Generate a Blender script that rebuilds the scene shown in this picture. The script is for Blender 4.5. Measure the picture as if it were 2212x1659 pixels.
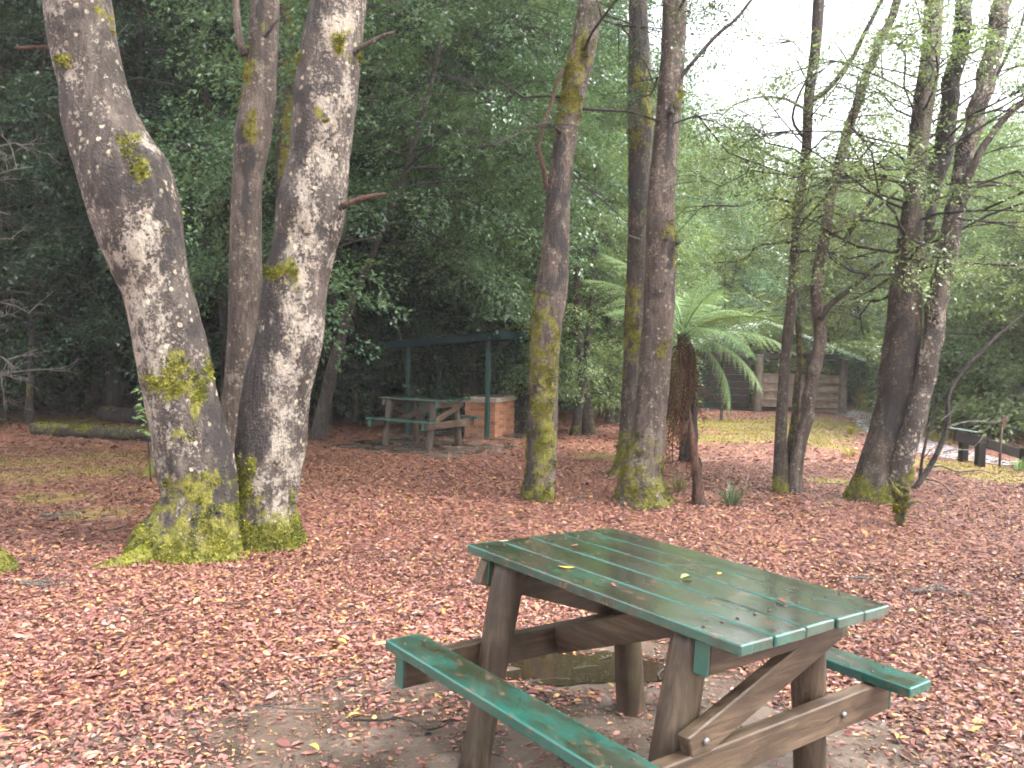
import bpy, bmesh, math, random
import numpy as np
from mathutils import Matrix, Vector

for o in list(bpy.data.objects):
    bpy.data.objects.remove(o)
SC = bpy.context.scene
COL = SC.collection

# ------------------------------------------------------------------ camera
CAM_H, PITCH, ROLL, FPX = 1.4913, 0.0431, 0.022, 1798.9      # focal length for a 2212 px wide picture
cd = bpy.data.cameras.new('camera')
cd.sensor_width = 36.0
cd.lens = 36.0 * FPX / 2212
cd.clip_end = 900
cam = bpy.data.objects.new('camera', cd)
CM = Matrix.Rotation(math.pi / 2 - PITCH, 4, 'X') @ Matrix.Rotation(ROLL, 4, 'Z')
cam.matrix_world = Matrix.Translation((0, 0, CAM_H)) @ CM
COL.objects.link(cam)
SC.camera = cam

# ------------------------------------------------------------------ sky, sun, exposure
SUN_EL, SUN_AZ = math.radians(58), math.radians(112)           # azimuth from +Y towards +X
w = bpy.data.worlds.new('World')
SC.world = w
w.use_nodes = True
wn = w.node_tree.nodes
wl = w.node_tree.links
sky = wn.new('ShaderNodeTexSky')
sky.sky_type = 'NISHITA'
sky.sun_disc = False
sky.sun_elevation = SUN_EL
sky.sun_rotation = SUN_AZ
sky.air_density = 1.0
sky.dust_density = 4.0
hs = wn.new('ShaderNodeHueSaturation')                         # cloud cover: the blue is mostly gone
hs.inputs['Saturation'].default_value = 0.22
hs.inputs['Value'].default_value = 1.0
wl.new(sky.outputs[0], hs.inputs['Color'])
wl.new(hs.outputs[0], wn['Background'].inputs['Color'])
wn['Background'].inputs['Strength'].default_value = 0.15
sd = bpy.data.lights.new('sun', 'SUN')
sd.energy = 0.8
sd.angle = math.radians(25)
sd.color = (1.0, 0.97, 0.93)
sun = bpy.data.objects.new('sun', sd)
sdir = Vector((math.sin(SUN_AZ) * math.cos(SUN_EL), math.cos(SUN_AZ) * math.cos(SUN_EL), math.sin(SUN_EL)))
sun.rotation_euler = sdir.to_track_quat('Z', 'Y').to_euler()
sun.location = (0, 0, 40)
COL.objects.link(sun)
SC.view_settings.view_transform = 'Standard'
SC.view_settings.look = 'None'
SC.view_settings.gamma = 1.0
SC.view_settings.exposure = 2.6
SC.cycles.max_bounces = 4
SC.cycles.diffuse_bounces = 2
SC.cycles.glossy_bounces = 2
SC.cycles.transmission_bounces = 4
SC.cycles.transparent_max_bounces = 4
SC.cycles.volume_bounces = 1
SC.cycles.caustics_reflective = False
SC.cycles.caustics_refractive = False
SC.cycles.use_denoising = True
SC.cycles.use_adaptive_sampling = True
SC.cycles.adaptive_threshold = 0.05
SC.cycles.filter_width = 1.8
HAZE = 0.0013                                                   # density of the haze volume added for the lens veil

# ------------------------------------------------------------------ helpers: places
_CM3 = np.array(CM.to_3x3())

def ray(u, v):
    d = _CM3 @ np.array([(u - 1106.0) / FPX, -(v - 829.5) / FPX, -1.0])
    return d

def at(u, v, Y):
    """the point that stands Y metres ahead of the camera along a direction measured in the photograph"""
    d = ray(u, v)
    t = Y / d[1]
    return np.array([0, 0, CAM_H]) + d * t

def frac(x):
    return x - np.floor(x)

def _h(ix, iy, iz):
    return frac(np.sin(ix * 127.1 + iy * 311.7 + iz * 74.7) * 43758.5453)

def vnoise(p):
    p = np.asarray(p, float)
    i = np.floor(p)
    f = p - i
    f = f * f * (3 - 2 * f)
    x, y, z = i[:, 0], i[:, 1], i[:, 2]
    fx, fy, fz = f[:, 0], f[:, 1], f[:, 2]
    r = 0
    for a in (0, 1):
        for b in (0, 1):
            for c in (0, 1):
                wt = (fx if a else 1 - fx) * (fy if b else 1 - fy) * (fz if c else 1 - fz)
                r = r + wt * _h(x + a, y + b, z + c)
    return r

def fbm(p, o=4):
    p = np.asarray(p, float)
    s, a, t = 0, 0.5, 0
    for k in range(o):
        s = s + a * vnoise(p * 2 ** k + 17.3 * k)
        t += a
        a *= 0.5
    return s / t

def sstep(a, b, x):
    t = np.clip((np.asarray(x, float) - a) / (b - a), 0, 1)
    return t * t * (3 - 2 * t)

TBL = (0.4979, 2.7716, -0.9032)                                 # near table: x, y, yaw

def gz(x, y):
    """height of the ground"""
    x = np.atleast_1d(np.asarray(x, float))
    y = np.atleast_1d(np.asarray(y, float))
    z = -0.02 * np.maximum(0, y - 9.5)
    z = np.where(y > 60, -1.01, z)
    q = np.stack([x, y, 0 * x], -1)
    n = (fbm(q * 0.7, 3) - 0.5) * 0.10
    near = np.hypot(x - TBL[0], y - TBL[1])
    bbq = np.hypot(x + 0.9, y - 14.6)
    n = n * sstep(1.6, 3.0, near) * sstep(2.4, 3.6, bbq)
    return z + n

def gz1(x, y):
    return float(gz([x], [y])[0])

def ground(u, v):
    d = ray(u, v)
    t = 8.0
    for _ in range(40):
        p = np.array([0, 0, CAM_H]) + d * t
        g = gz1(p[0], p[1])
        t = t + 0.7 * ((CAM_H - g) / (-d[2]) - t)
    p = np.array([0, 0, CAM_H]) + d * t
    return p

# ------------------------------------------------------------------ helpers: meshes and objects
def mesh_np(name, V, F, mats=(), smooth=False, attrs=None, color=None):
    V = np.asarray(V, np.float32)
    me = bpy.data.meshes.new(name)
    Fs = F if isinstance(F, list) else [F]
    Fs = [np.asarray(f, np.int32) for f in Fs if len(f)]
    me.vertices.add(len(V))
    me.vertices.foreach_set('co', V.ravel())
    nl = sum(f.size for f in Fs)
    npoly = sum(len(f) for f in Fs)
    me.loops.add(nl)
    me.polygons.add(npoly)
    me.loops.foreach_set('vertex_index', np.concatenate([f.ravel() for f in Fs]))
    tot = np.concatenate([np.full(len(f), f.shape[1], np.int32) for f in Fs])
    st = np.zeros(npoly, np.int32)
    st[1:] = np.cumsum(tot)[:-1]
    me.polygons.foreach_set('loop_start', st)
    me.polygons.foreach_set('loop_total', tot)
    if smooth:
        me.polygons.foreach_set('use_smooth', np.ones(npoly, bool))
    for k, a in (attrs or {}).items():
        at_ = me.attributes.new(k, 'FLOAT', 'POINT')
        at_.data.foreach_set('value', np.asarray(a, np.float32))
    if color is not None:
        c = np.ones((len(V), 4), np.float32)
        c[:, :3] = color
        ca = me.color_attributes.new('tint', 'FLOAT_COLOR', 'POINT')
        ca.data.foreach_set('color', c.ravel())
    me.update(calc_edges=True)
    for m in mats:
        me.materials.append(m)
    return me

def link(name, me, parent=None, loc=None, label=None, cat=None, group=None, kind=None, rot=None):
    o = bpy.data.objects.new(name, me)
    COL.objects.link(o)
    if parent is not None:
        o.parent = parent
    if loc is not None:
        o.location = loc
    if rot is not None:
        o.rotation_euler = rot
    for k, v in (('label', label), ('category', cat), ('group', group), ('kind', kind)):
        if v:
            o[k] = v
    return o

def thing(name, label, cat, loc, group=None, rot=None):
    return link(name, None, None, loc, label, cat, group, None, rot)

def copy_tree(o, parent=None):
    c = o.copy()
    COL.objects.link(c)
    c.parent = parent
    for ch in list(o.children):
        copy_tree(ch, c)
    return c

def box_mesh(name, sx, sy, sz, mats, bev=0.004, seg=1, center=(0, 0, 0)):
    bm = bmesh.new()
    bmesh.ops.create_cube(bm, size=1.0)
    bmesh.ops.scale(bm, vec=(sx, sy, sz), verts=bm.verts)
    if bev:
        bmesh.ops.bevel(bm, geom=list(bm.edges), offset=bev, segments=seg, affect='EDGES', profile=0.6)
    bmesh.ops.translate(bm, vec=center, verts=bm.verts)
    me = bpy.data.meshes.new(name)
    bm.to_mesh(me)
    bm.free()
    for m in mats:
        me.materials.append(m)
    return me

def bar_mesh(name, a, b, wdt, hgt, mats, bev=0.004, up=(0, 0, 1)):
    """a squared timber from a to b"""
    a, b = Vector(a), Vector(b)
    d = b - a
    me = box_mesh(name, d.length, wdt, hgt, mats, bev)
    x = d.normalized()
    y = Vector(up).cross(x).normalized()
    z = x.cross(y)
    M = Matrix((x, y, z)).transposed().to_4x4()
    me.transform(Matrix.Translation((a + b) / 2) @ M)
    return me

def resample(P, n, R=None):
    P = np.asarray(P, float)
    s = np.concatenate([[0], np.cumsum(np.linalg.norm(np.diff(P, axis=0), axis=1))])
    t = np.linspace(0, s[-1], n)
    # catmull-rom through the points (by finite-difference hermite)
    m = np.gradient(P, s, axis=0)
    k = np.clip(np.searchsorted(s, t, side='right') - 1, 0, len(s) - 2)
    h = (s[k + 1] - s[k])
    q = ((t - s[k]) / h)[:, None]
    h = h[:, None]
    out = (2 * q**3 - 3 * q**2 + 1) * P[k] + (q**3 - 2 * q**2 + q) * h * m[k] + (-2 * q**3 + 3 * q**2) * P[k + 1] + (q**3 - q**2) * h * m[k + 1]
    if R is None:
        return out
    return out, np.interp(t, s, R)

def frames(P):
    T = np.gradient(P, axis=0)
    T /= np.linalg.norm(T, axis=1)[:, None] + 1e-9
    ref = np.array([1.0, 0, 0]) if abs(T[len(T) // 2][0]) < 0.8 else np.array([0, 0, 1.0])
    U = ref - T * (T @ ref)[:, None]
    U /= np.linalg.norm(U, axis=1)[:, None] + 1e-9
    W = np.cross(T, U)
    return T, U, W

def tube(P, R, sides=8, cap=True):
    P = np.asarray(P, float)
    R = np.asarray(R, float)
    n = len(P)
    T, U, W = frames(P)
    a = np.linspace(0, 2 * np.pi, sides, endpoint=False)
    V = P[:, None, :] + R[:, None, None] * (np.cos(a)[None, :, None] * U[:, None, :] + np.sin(a)[None, :, None] * W[:, None, :])
    V = V.reshape(-1, 3)
    i = np.arange(n - 1)[:, None] * sides
    j = np.arange(sides)[None, :]
    j2 = (j + 1) % sides
    F = np.stack([i + j, i + j2, i + sides + j2, i + sides + j], -1).reshape(-1, 4)
    if cap:
        c0, c1 = len(V), len(V) + 1
        V = np.concatenate([V, P[:1], P[-1:]])
        jj = np.arange(sides)
        k = (jj + 1) % sides
        tri = np.concatenate([np.stack([np.full(sides, c0), k, jj], -1), np.stack([np.full(sides, c1), (n - 1) * sides + jj, (n - 1) * sides + k], -1)])
        return V, [F, tri]
    return V, [F]

class Bag:
    """collects geometry for ONE mesh"""
    def __init__(s):
        s.V, s.Q, s.T, s.C, s.n = [], [], [], [], 0
    def add(s, V, Fs, col=None):
        for f in (Fs if isinstance(Fs, list) else [Fs]):
            f = np.asarray(f)
            if len(f):
                (s.Q if f.shape[1] == 4 else s.T).append(f + s.n)
        s.V.append(np.asarray(V, float))
        if col is not None:
            s.C.append(np.broadcast_to(col, (len(V), 3)))
        s.n += len(V)
    def mesh(s, name, mats, smooth=False):
        V = np.concatenate(s.V)
        F = []
        if s.Q:
            F.append(np.concatenate(s.Q))
        if s.T:
            F.append(np.concatenate(s.T))
        return mesh_np(name, V, F, mats, smooth, color=np.concatenate(s.C) if s.C else None)

# ------------------------------------------------------------------ helpers: materials
class Mt:
    def __init__(s, name):
        s.m = bpy.data.materials.new(name)
        s.m.use_nodes = True
        s.nt = s.m.node_tree
        s.p = s.nt.nodes['Principled BSDF']
        s.out = s.nt.nodes['Material Output']
    def set(s, sock, v):
        if isinstance(v, bpy.types.NodeSocket):
            s.nt.links.new(v, sock)
        elif isinstance(v, (tuple, list)) and len(v) == 3 and sock.type == 'RGBA':
            sock.default_value = (*v, 1)
        else:
            sock.default_value = v
    def n(s, t, out=0, **k):
        nd = s.nt.nodes.new('ShaderNode' + t)
        for a, v in k.items():
            if a[0].islower():
                setattr(nd, a, v)
        for a, v in k.items():
            if not a[0].islower():
                s.set(nd.inputs[a.replace('_', ' ')], v)
        return nd.outputs[out]
    def co(s, kind='Object', scale=(1, 1, 1), off=None):
        c = s.n('TexCoord', kind)
        if off is not None:
            c = s.n('VectorMath', operation='ADD', Vector=c) if False else s._vadd(c, off)
        if scale != (1, 1, 1):
            mp = s.nt.nodes.new('ShaderNodeMapping')
            mp.inputs['Scale'].default_value = scale
            s.nt.links.new(c, mp.inputs[0])
            c = mp.outputs[0]
        return c
    def _vadd(s, a, b):
        nd = s.nt.nodes.new('ShaderNodeVectorMath')
        nd.operation = 'ADD'
        s.set(nd.inputs[0], a)
        s.nt.links.new(b, nd.inputs[1])
        return nd.outputs[0]
    def noise(s, vec, scale, detail=4, rough=0.55, dist=0.0):
        return s.n('TexNoise', 'Fac', Vector=vec, Scale=scale, Detail=detail, Roughness=rough, Distortion=dist)
    def ramp(s, f, stops):
        nd = s.nt.nodes.new('ShaderNodeValToRGB')
        s.set(nd.inputs[0], f)
        el = nd.color_ramp.elements
        while len(el) < len(stops):
            el.new(0.5)
        for e, (p, c) in zip(el, stops):
            e.position = p
            e.color = (*c, 1) if isinstance(c, (tuple, list)) else (c, c, c, 1)
        return nd.outputs[0]
    def mix(s, f, a, b, blend='MIX'):
        nd = s.nt.nodes.new('ShaderNodeMix')
        nd.data_type = 'RGBA'
        nd.blend_type = blend
        s.set(nd.inputs[0], f)
        s.set(nd.inputs[6], a)
        s.set(nd.inputs[7], b)
        return nd.outputs[2]
    def math(s, op, a, b=0.0, clamp=False):
        nd = s.nt.nodes.new('ShaderNodeMath')
        nd.operation = op
        nd.use_clamp = clamp
        s.set(nd.inputs[0], a)
        s.set(nd.inputs[1], b)
        return nd.outputs[0]
    def attr(s, name, out='Fac'):
        nd = s.nt.nodes.new('ShaderNodeAttribute')
        nd.attribute_name = name
        return nd.outputs[out]
    def bump(s, h, strength=0.4, dist=0.02):
        return s.n('Bump', 0, Height=h, Strength=strength, Distance=dist)
    def base(s, col=None, rough=None, normal=None, spec=None, metal=None):
        if col is not None:
            s.set(s.p.inputs['Base Color'], col)
        if rough is not None:
            s.set(s.p.inputs['Roughness'], rough)
        if normal is not None:
            s.set(s.p.inputs['Normal'], normal)
        if spec is not None:
            s.set(s.p.inputs['Specular IOR Level'], spec)
        if metal is not None:
            s.set(s.p.inputs['Metallic'], metal)
        return s.m

def bark_mat(name, lo, mid, hi, lichen=(0.50, 0.46, 0.41), lichen_amt=0.5, fine=1.0, rough=0.7):
    m = Mt(name)
    c = m.co('Object')
    cs = m.co('Object', (1, 1, 0.22))
    n1 = m.noise(cs, 9 * fine, 6, 0.6, 0.6)
    col = m.ramp(n1, [(0.30, lo), (0.50, mid), (0.72, hi)])
    n2 = m.noise(c, 2.3, 3)
    col = m.mix(m.ramp(n2, [(0.40, 0.0), (0.68, 0.55)]), col, lo)
    pale = m.attr('pale')
    # lichen in blotches of two sizes
    l1 = m.noise(m.co('Object', (1, 1, 0.75)), 5.5 * fine, 8, 0.78)
    l2 = m.noise(c, 42 * fine, 4, 0.7)
    lsum = m.math('ADD', m.math('MULTIPLY', l1, 0.58), m.math('MULTIPLY', l2, 0.42))
    lsum = m.math('ADD', lsum, m.math('MULTIPLY', m.math('SUBTRACT', pale, 0.5), 0.13))
    lf = m.ramp(lsum, [(0.525, 0.0), (0.55, lichen_amt * 0.7), (0.62, lichen_amt), (0.80, min(1, lichen_amt * 1.1))])
    lc = m.mix(m.noise(c, 5, 2), lichen, (lichen[0] * 0.85, lichen[1] * 0.78, lichen[2] * 0.62))
    col = m.mix(lf, col, lc)
    # round crust spots
    vor = m.nt.nodes.new('ShaderNodeTexVoronoi')
    m.set(vor.inputs['Vector'], c)
    vor.inputs['Scale'].default_value = 16 * fine
    spot = m.ramp(m.math('ADD', vor.outputs['Distance'], m.math('MULTIPLY', m.math('SUBTRACT', m.noise(c, 45 * fine, 3), 0.5), 0.55)), [(0.22, 1.0), (0.30, 0.0)])
    vsel = m.ramp(m.n('SeparateColor', 0, Color=vor.outputs['Color']), [(0.60, 0.0), (0.62, lichen_amt)])
    col = m.mix(m.math('MULTIPLY', spot, vsel), col, (lichen[0] * 1.1, lichen[1] * 1.06, lichen[2] * 0.85))
    mo_ = m.noise(m.co('Object', (1, 1, 0.6)), 15 * fine, 7, 0.72)
    col = m.mix(m.ramp(mo_, [(0.53, 0.0), (0.60, 0.62)]), col, lo)
    fl = m.noise(m.co('Object', (1, 1, 0.16)), 26 * fine, 5, 0.7)
    col = m.mix(m.ramp(fl, [(0.60, 0.0), (0.67, 0.7)]), col, (0.03, 0.024, 0.022))
    # dark wet stains
    dk = m.math('ADD', m.attr('dark'), m.math('MULTIPLY', m.math('SUBTRACT', m.noise(m.co('Object', (1, 1, 0.5)), 13, 6, 0.68), 0.5), 2.2))
    col = m.mix(m.math('MULTIPLY', m.ramp(dk, [(0.40, 0.0), (0.75, 0.88)]), 1.0), col, (0.026, 0.021, 0.020))
    # moss
    ms = m.math('ADD', m.attr('moss'), m.math('MULTIPLY', m.math('SUBTRACT', m.noise(c, 11, 6, 0.65), 0.5), 1.8))
    mc = m.mix(m.ramp(m.noise(c, 26, 5, 0.7), [(0.3, 0.0), (0.7, 1.0)]), (0.06, 0.06, 0.014), (0.27, 0.25, 0.04))
    mf = m.ramp(ms, [(0.42, 0.0), (0.62, 0.95)])
    col = m.mix(mf, col, mc)
    b1 = m.noise(cs, 22 * fine, 6, 0.65)
    b2 = m.noise(c, 55 * fine, 4, 0.6)
    h = m.math('ADD', m.math('ADD', b1, m.math('MULTIPLY', b2, 0.5)), m.math('MULTIPLY', lf, 0.15))
    return m.base(col, m.mix(mf, (rough,) * 3, (0.9,) * 3), m.bump(h, 1.0, 0.05), 0.35)

M = {}
M['bark_pale'] = bark_mat('bark_pale', (0.024, 0.018, 0.015), (0.075, 0.057, 0.047), (0.17, 0.138, 0.115), (0.42, 0.38, 0.342), 0.86, 1.0)
M['bark_grey'] = bark_mat('bark_grey', (0.034, 0.025, 0.021), (0.10, 0.074, 0.058), (0.20, 0.155, 0.125), (0.38, 0.335, 0.29), 0.55, 1.2)
M['bark_brown'] = bark_mat('bark_brown', (0.022, 0.016, 0.013), (0.062, 0.045, 0.034), (0.125, 0.095, 0.072), (0.34, 0.31, 0.27), 0.35, 1.4)
M['bark_dark'] = bark_mat('bark_dark', (0.018, 0.015, 0.013), (0.045, 0.035, 0.03), (0.085, 0.07, 0.06), (0.22, 0.20, 0.18), 0.25, 1.6)
M['bark_red'] = bark_mat('bark_red', (0.035, 0.018, 0.013), (0.095, 0.046, 0.030), (0.19, 0.095, 0.06), (0.30, 0.2, 0.15), 0.15, 2.0)
M['twig_dark'] = Mt('twig_dark').base((0.035, 0.028, 0.024), 0.7)
M['twig_pale'] = bark_mat('twig_pale', (0.08, 0.07, 0.06), (0.19, 0.17, 0.15), (0.36, 0.335, 0.30), (0.45, 0.46, 0.40), 0.7, 3.0)

def leaf_mat(name, a, b, c, rough=0.38, trans=0.35, spec=0.5):
    m = Mt(name)
    t = m.attr('tint', 'Color')
    sep = m.nt.nodes.new('ShaderNodeSeparateColor')
    m.nt.links.new(t, sep.inputs[0])
    col = m.ramp(sep.outputs[0], [(0.0, a), (0.5, b), (1.0, c)])
    rnd = m.n('ObjectInfo', 'Random')
    hsv = m.nt.nodes.new('ShaderNodeHueSaturation')
    m.nt.links.new(col, hsv.inputs['Color'])
    m.set(hsv.inputs['Value'], m.math('ADD', m.math('MULTIPLY', rnd, 0.35), 0.82))
    m.set(hsv.inputs['Hue'], m.math('ADD', m.math('MULTIPLY', rnd, 0.03), 0.485))
    col = hsv.outputs[0]
    m.base(col, rough, None, spec)
    tr = m.nt.nodes.new('ShaderNodeBsdfTranslucent')
    m.set(tr.inputs['Color'], m.mix(0.22, col, (0.30, 0.40, 0.06), 'MIX'))
    mx = m.nt.nodes.new('ShaderNodeMixShader')
    mx.inputs[0].default_value = trans
    m.nt.links.new(m.p.outputs[0], mx.inputs[1])
    m.nt.links.new(tr.outputs[0], mx.inputs[2])
    m.nt.links.new(mx.outputs[0], m.out.inputs[0])
    return m.m

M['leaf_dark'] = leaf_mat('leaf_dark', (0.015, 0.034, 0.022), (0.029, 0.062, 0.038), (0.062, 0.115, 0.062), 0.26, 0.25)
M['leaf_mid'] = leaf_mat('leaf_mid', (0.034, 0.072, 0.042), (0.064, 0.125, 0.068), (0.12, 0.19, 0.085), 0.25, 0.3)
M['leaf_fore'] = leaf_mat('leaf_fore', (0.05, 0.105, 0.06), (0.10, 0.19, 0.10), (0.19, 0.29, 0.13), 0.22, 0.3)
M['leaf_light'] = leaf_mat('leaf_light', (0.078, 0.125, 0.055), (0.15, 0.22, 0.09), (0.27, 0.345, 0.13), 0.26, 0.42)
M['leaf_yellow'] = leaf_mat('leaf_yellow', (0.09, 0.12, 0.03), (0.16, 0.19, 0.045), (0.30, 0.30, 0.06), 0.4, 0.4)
M['fern'] = leaf_mat('fern', (0.10, 0.17, 0.065), (0.17, 0.27, 0.105), (0.25, 0.36, 0.15), 0.5, 0.4)
M['fern_dead'] = leaf_mat('fern_dead', (0.035, 0.02, 0.013), (0.085, 0.042, 0.024), (0.21, 0.085, 0.035), 0.7, 0.15, 0.2)
M['moss'] = leaf_mat('moss', (0.05, 0.06, 0.012), (0.15, 0.155, 0.022), (0.32, 0.30, 0.04), 0.8, 0.3, 0.2)
M['grass'] = leaf_mat('grass', (0.17, 0.16, 0.03), (0.33, 0.29, 0.05), (0.50, 0.38, 0.07), 0.6, 0.35, 0.25)

M['grass_dull'] = leaf_mat('grass_dull', (0.07, 0.07, 0.03), (0.14, 0.13, 0.05), (0.22, 0.19, 0.08), 0.6, 0.3, 0.25)
M['timber_black'] = wood_mat0('timber_black') if False else Mt('timber_black').base((0.018, 0.015, 0.013), 0.8, None, 0.15)
m = Mt('litter')
t = m.attr('tint', 'Color')
cn = m.noise(m.co('Object'), 60, 3)
M['litter'] = m.base(m.mix(m.ramp(cn, [(0.3, 0.0), (0.7, 0.35)]), t, m.mix(1.0, t, (0.45, 0.38, 0.40), 'MULTIPLY')), m.math('ADD', m.math('MULTIPLY', cn, 0.35), 0.25), None, 0.35)

m = Mt('soil_and_litter')
c = m.co('Object')
vo = m.nt.nodes.new('ShaderNodeTexVoronoi')
m.set(vo.inputs['Vector'], m.co('Object', (1, 1, 0.2)))
vo.inputs['Scale'].default_value = 30
vsep = m.n('SeparateColor', 0, Color=vo.outputs['Color'])
lit = m.ramp(vsep, [(0.0, (0.05, 0.025, 0.02)), (0.25, (0.15, 0.058, 0.045)), (0.6, (0.23, 0.09, 0.068)), (0.85, (0.30, 0.14, 0.085)), (1.0, (0.40, 0.23, 0.08))])
lit = m.mix(m.ramp(m.noise(c, 1.3, 4), [(0.35, 0.0), (0.7, 0.45)]), lit, (0.10, 0.055, 0.045))
mossn = m.math('ADD', m.attr('moss'), m.math('MULTIPLY', m.math('SUBTRACT', m.noise(c, 3.5, 6, 0.65), 0.5), 0.8))
mcol = m.mix(m.noise(c, 14, 4), (0.085, 0.075, 0.02), (0.27, 0.22, 0.05))
col = m.mix(m.ramp(mossn, [(0.40, 0.0), (0.62, 0.9)]), lit, mcol)
dirt = m.math('ADD', m.attr('dirt'), m.math('MULTIPLY', m.math('SUBTRACT', m.noise(c, 6, 5), 0.5), 0.7))
dcol = m.mix(m.noise(c, 40, 4), (0.05, 0.038, 0.03), (0.15, 0.115, 0.09))
col = m.mix(m.ramp(dirt, [(0.42, 0.0), (0.62, 0.9)]), col, dcol)
hh = m.math('ADD', vo.outputs['Distance'], m.math('MULTIPLY', m.noise(c, 50, 4), 0.6))
M['ground'] = m.base(col, 0.55, m.bump(hh, 0.8, 0.02), 0.4)

m = Mt('wet_concrete')
c = m.co('Object')
n1 = m.noise(c, 3.2, 6, 0.6)
n2 = m.noise(c, 70, 4, 0.6)
col = m.ramp(n1, [(0.30, (0.045, 0.033, 0.025)), (0.52, (0.098, 0.075, 0.058)), (0.75, (0.17, 0.135, 0.108))])
col = m.mix(m.ramp(n2, [(0.45, 0.0), (0.7, 0.4)]), col, (0.09, 0.065, 0.05))
vo = m.nt.nodes.new('ShaderNodeTexVoronoi')
vo.feature = 'DISTANCE_TO_EDGE'
m.set(vo.inputs['Vector'], m._vadd(c, m.n('TexNoise', 1, Vector=c, Scale=2.0)))
vo.inputs['Scale'].default_value = 0.4
crack = m.ramp(vo.outputs['Distance'], [(0.0, 1.0), (0.012, 0.0)])
col = m.mix(m.math('MULTIPLY', crack, 0.8), col, (0.03, 0.024, 0.02))
M['concrete'] = m.base(col, m.ramp(n1, [(0.38, 0.10), (0.62, 0.48)]), m.bump(m.math('SUBTRACT', n2, crack), 0.35, 0.01), 0.5)

m = Mt('gravel_path')
c = m.co('Object')
col = m.ramp(m.noise(c, 30, 5, 0.7), [(0.3, (0.19, 0.185, 0.19)), (0.7, (0.33, 0.32, 0.335))])
M['path'] = m.base(col, 0.6, m.bump(m.noise(c, 120, 2), 0.4, 0.01), 0.4)

m = Mt('puddle_water')
M['water'] = m.base((0.022, 0.015, 0.009), 0.02, m.bump(m.noise(m.co('Object'), 9, 2), 0.05, 0.01), 0.6)

def paint_mat(name, wear, bright=1.0, rough_lo=0.10, rough_hi=0.42, coat=0.5):
    """green paint going olive-brown with algae, wet"""
    m = Mt(name)
    rnd = m.n('ObjectInfo', 'Random')
    cmb = m.n('CombineXYZ', 0, X=m.math('MULTIPLY', rnd, 37.0), Y=m.math('MULTIPLY', rnd, 11.0), Z=0.0)
    c = m._vadd(m.co('Object'), cmb)
    mp = m.nt.nodes.new('ShaderNodeMapping')
    mp.inputs['Scale'].default_value = (0.45, 1, 1)
    m.nt.links.new(c, mp.inputs[0])
    cs = mp.outputs[0]
    g = m.n('TexCoord', 'Generated')
    sp = m.nt.nodes.new('ShaderNodeSeparateXYZ')
    m.nt.links.new(g, sp.inputs[0])
    e = m.math('ABSOLUTE', m.math('SUBTRACT', sp.outputs[1], 0.5))
    ex = m.math('ABSOLUTE', m.math('SUBTRACT', sp.outputs[0], 0.5))
    e = m.math('MAXIMUM', m.ramp(e, [(0.42, 0.0), (0.49, 1.0)]), m.ramp(ex, [(0.485, 0.0), (0.498, 1.0)]))
    n1 = m.noise(cs, 8, 6, 0.62)
    n2 = m.noise(cs, 38, 5, 0.6)
    green = m.mix(n2, (0.009 * bright, 0.052 * bright, 0.040 * bright), (0.022 * bright, 0.112 * bright, 0.086 * bright))
    alg = m.mix(m.noise(cs, 20, 5), (0.009, 0.012, 0.006), (0.034, 0.031, 0.017))
    f = m.math('ADD', m.math('ADD', m.math('MULTIPLY', n1, 0.75), m.math('MULTIPLY', n2, 0.25)), wear - 0.5)
    f = m.math('SUBTRACT', f, m.math('MULTIPLY', e, 0.19))
    col = m.mix(m.ramp(f, [(0.40, 0.0), (0.56, 0.93)]), green, alg)
    bare = m.ramp(m.noise(c, 17, 6, 0.7), [(0.585, 0.0), (0.64, 0.8)])
    col = m.mix(bare, col, (0.10, 0.065, 0.04))
    wet = m.ramp(m.noise(cs, 5, 4), [(0.36, rough_lo), (0.62, rough_hi)])
    wetb = m.math('ADD', m.math('MULTIPLY', n2, 0.5), m.math('MULTIPLY', m.noise(cs, 3, 2), 0.6))
    film = m.ramp(m.noise(cs, 4.5, 5, 0.6), [(0.38, 0.0), (0.50, 1.0)])
    m.set(m.p.inputs['Coat Weight'], m.math('MULTIPLY', film, coat))
    m.p.inputs['Coat Roughness'].default_value = 0.03
    m.p.inputs['Coat IOR'].default_value = 1.45
    drops = m.bump(m.noise(c, 60, 2), 0.10, 0.004)
    m.set(m.p.inputs['Coat Normal'], drops)
    return m.base(col, wet, m.bump(wetb, 0.25, 0.012), 0.55)

M['paint_top'] = paint_mat('paint_top', 0.62, 1.0, 0.08, 0.32, 1.0)
M['paint_bench'] = paint_mat('paint_bench', 0.53, 1.0, 0.16, 0.45)
M['paint_end'] = paint_mat('paint_end', 0.25, 1.1, 0.3, 0.5)
M['paint_steel'] = Mt('paint_steel').base((0.006, 0.040, 0.030), 0.5, None, 0.3)

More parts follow.
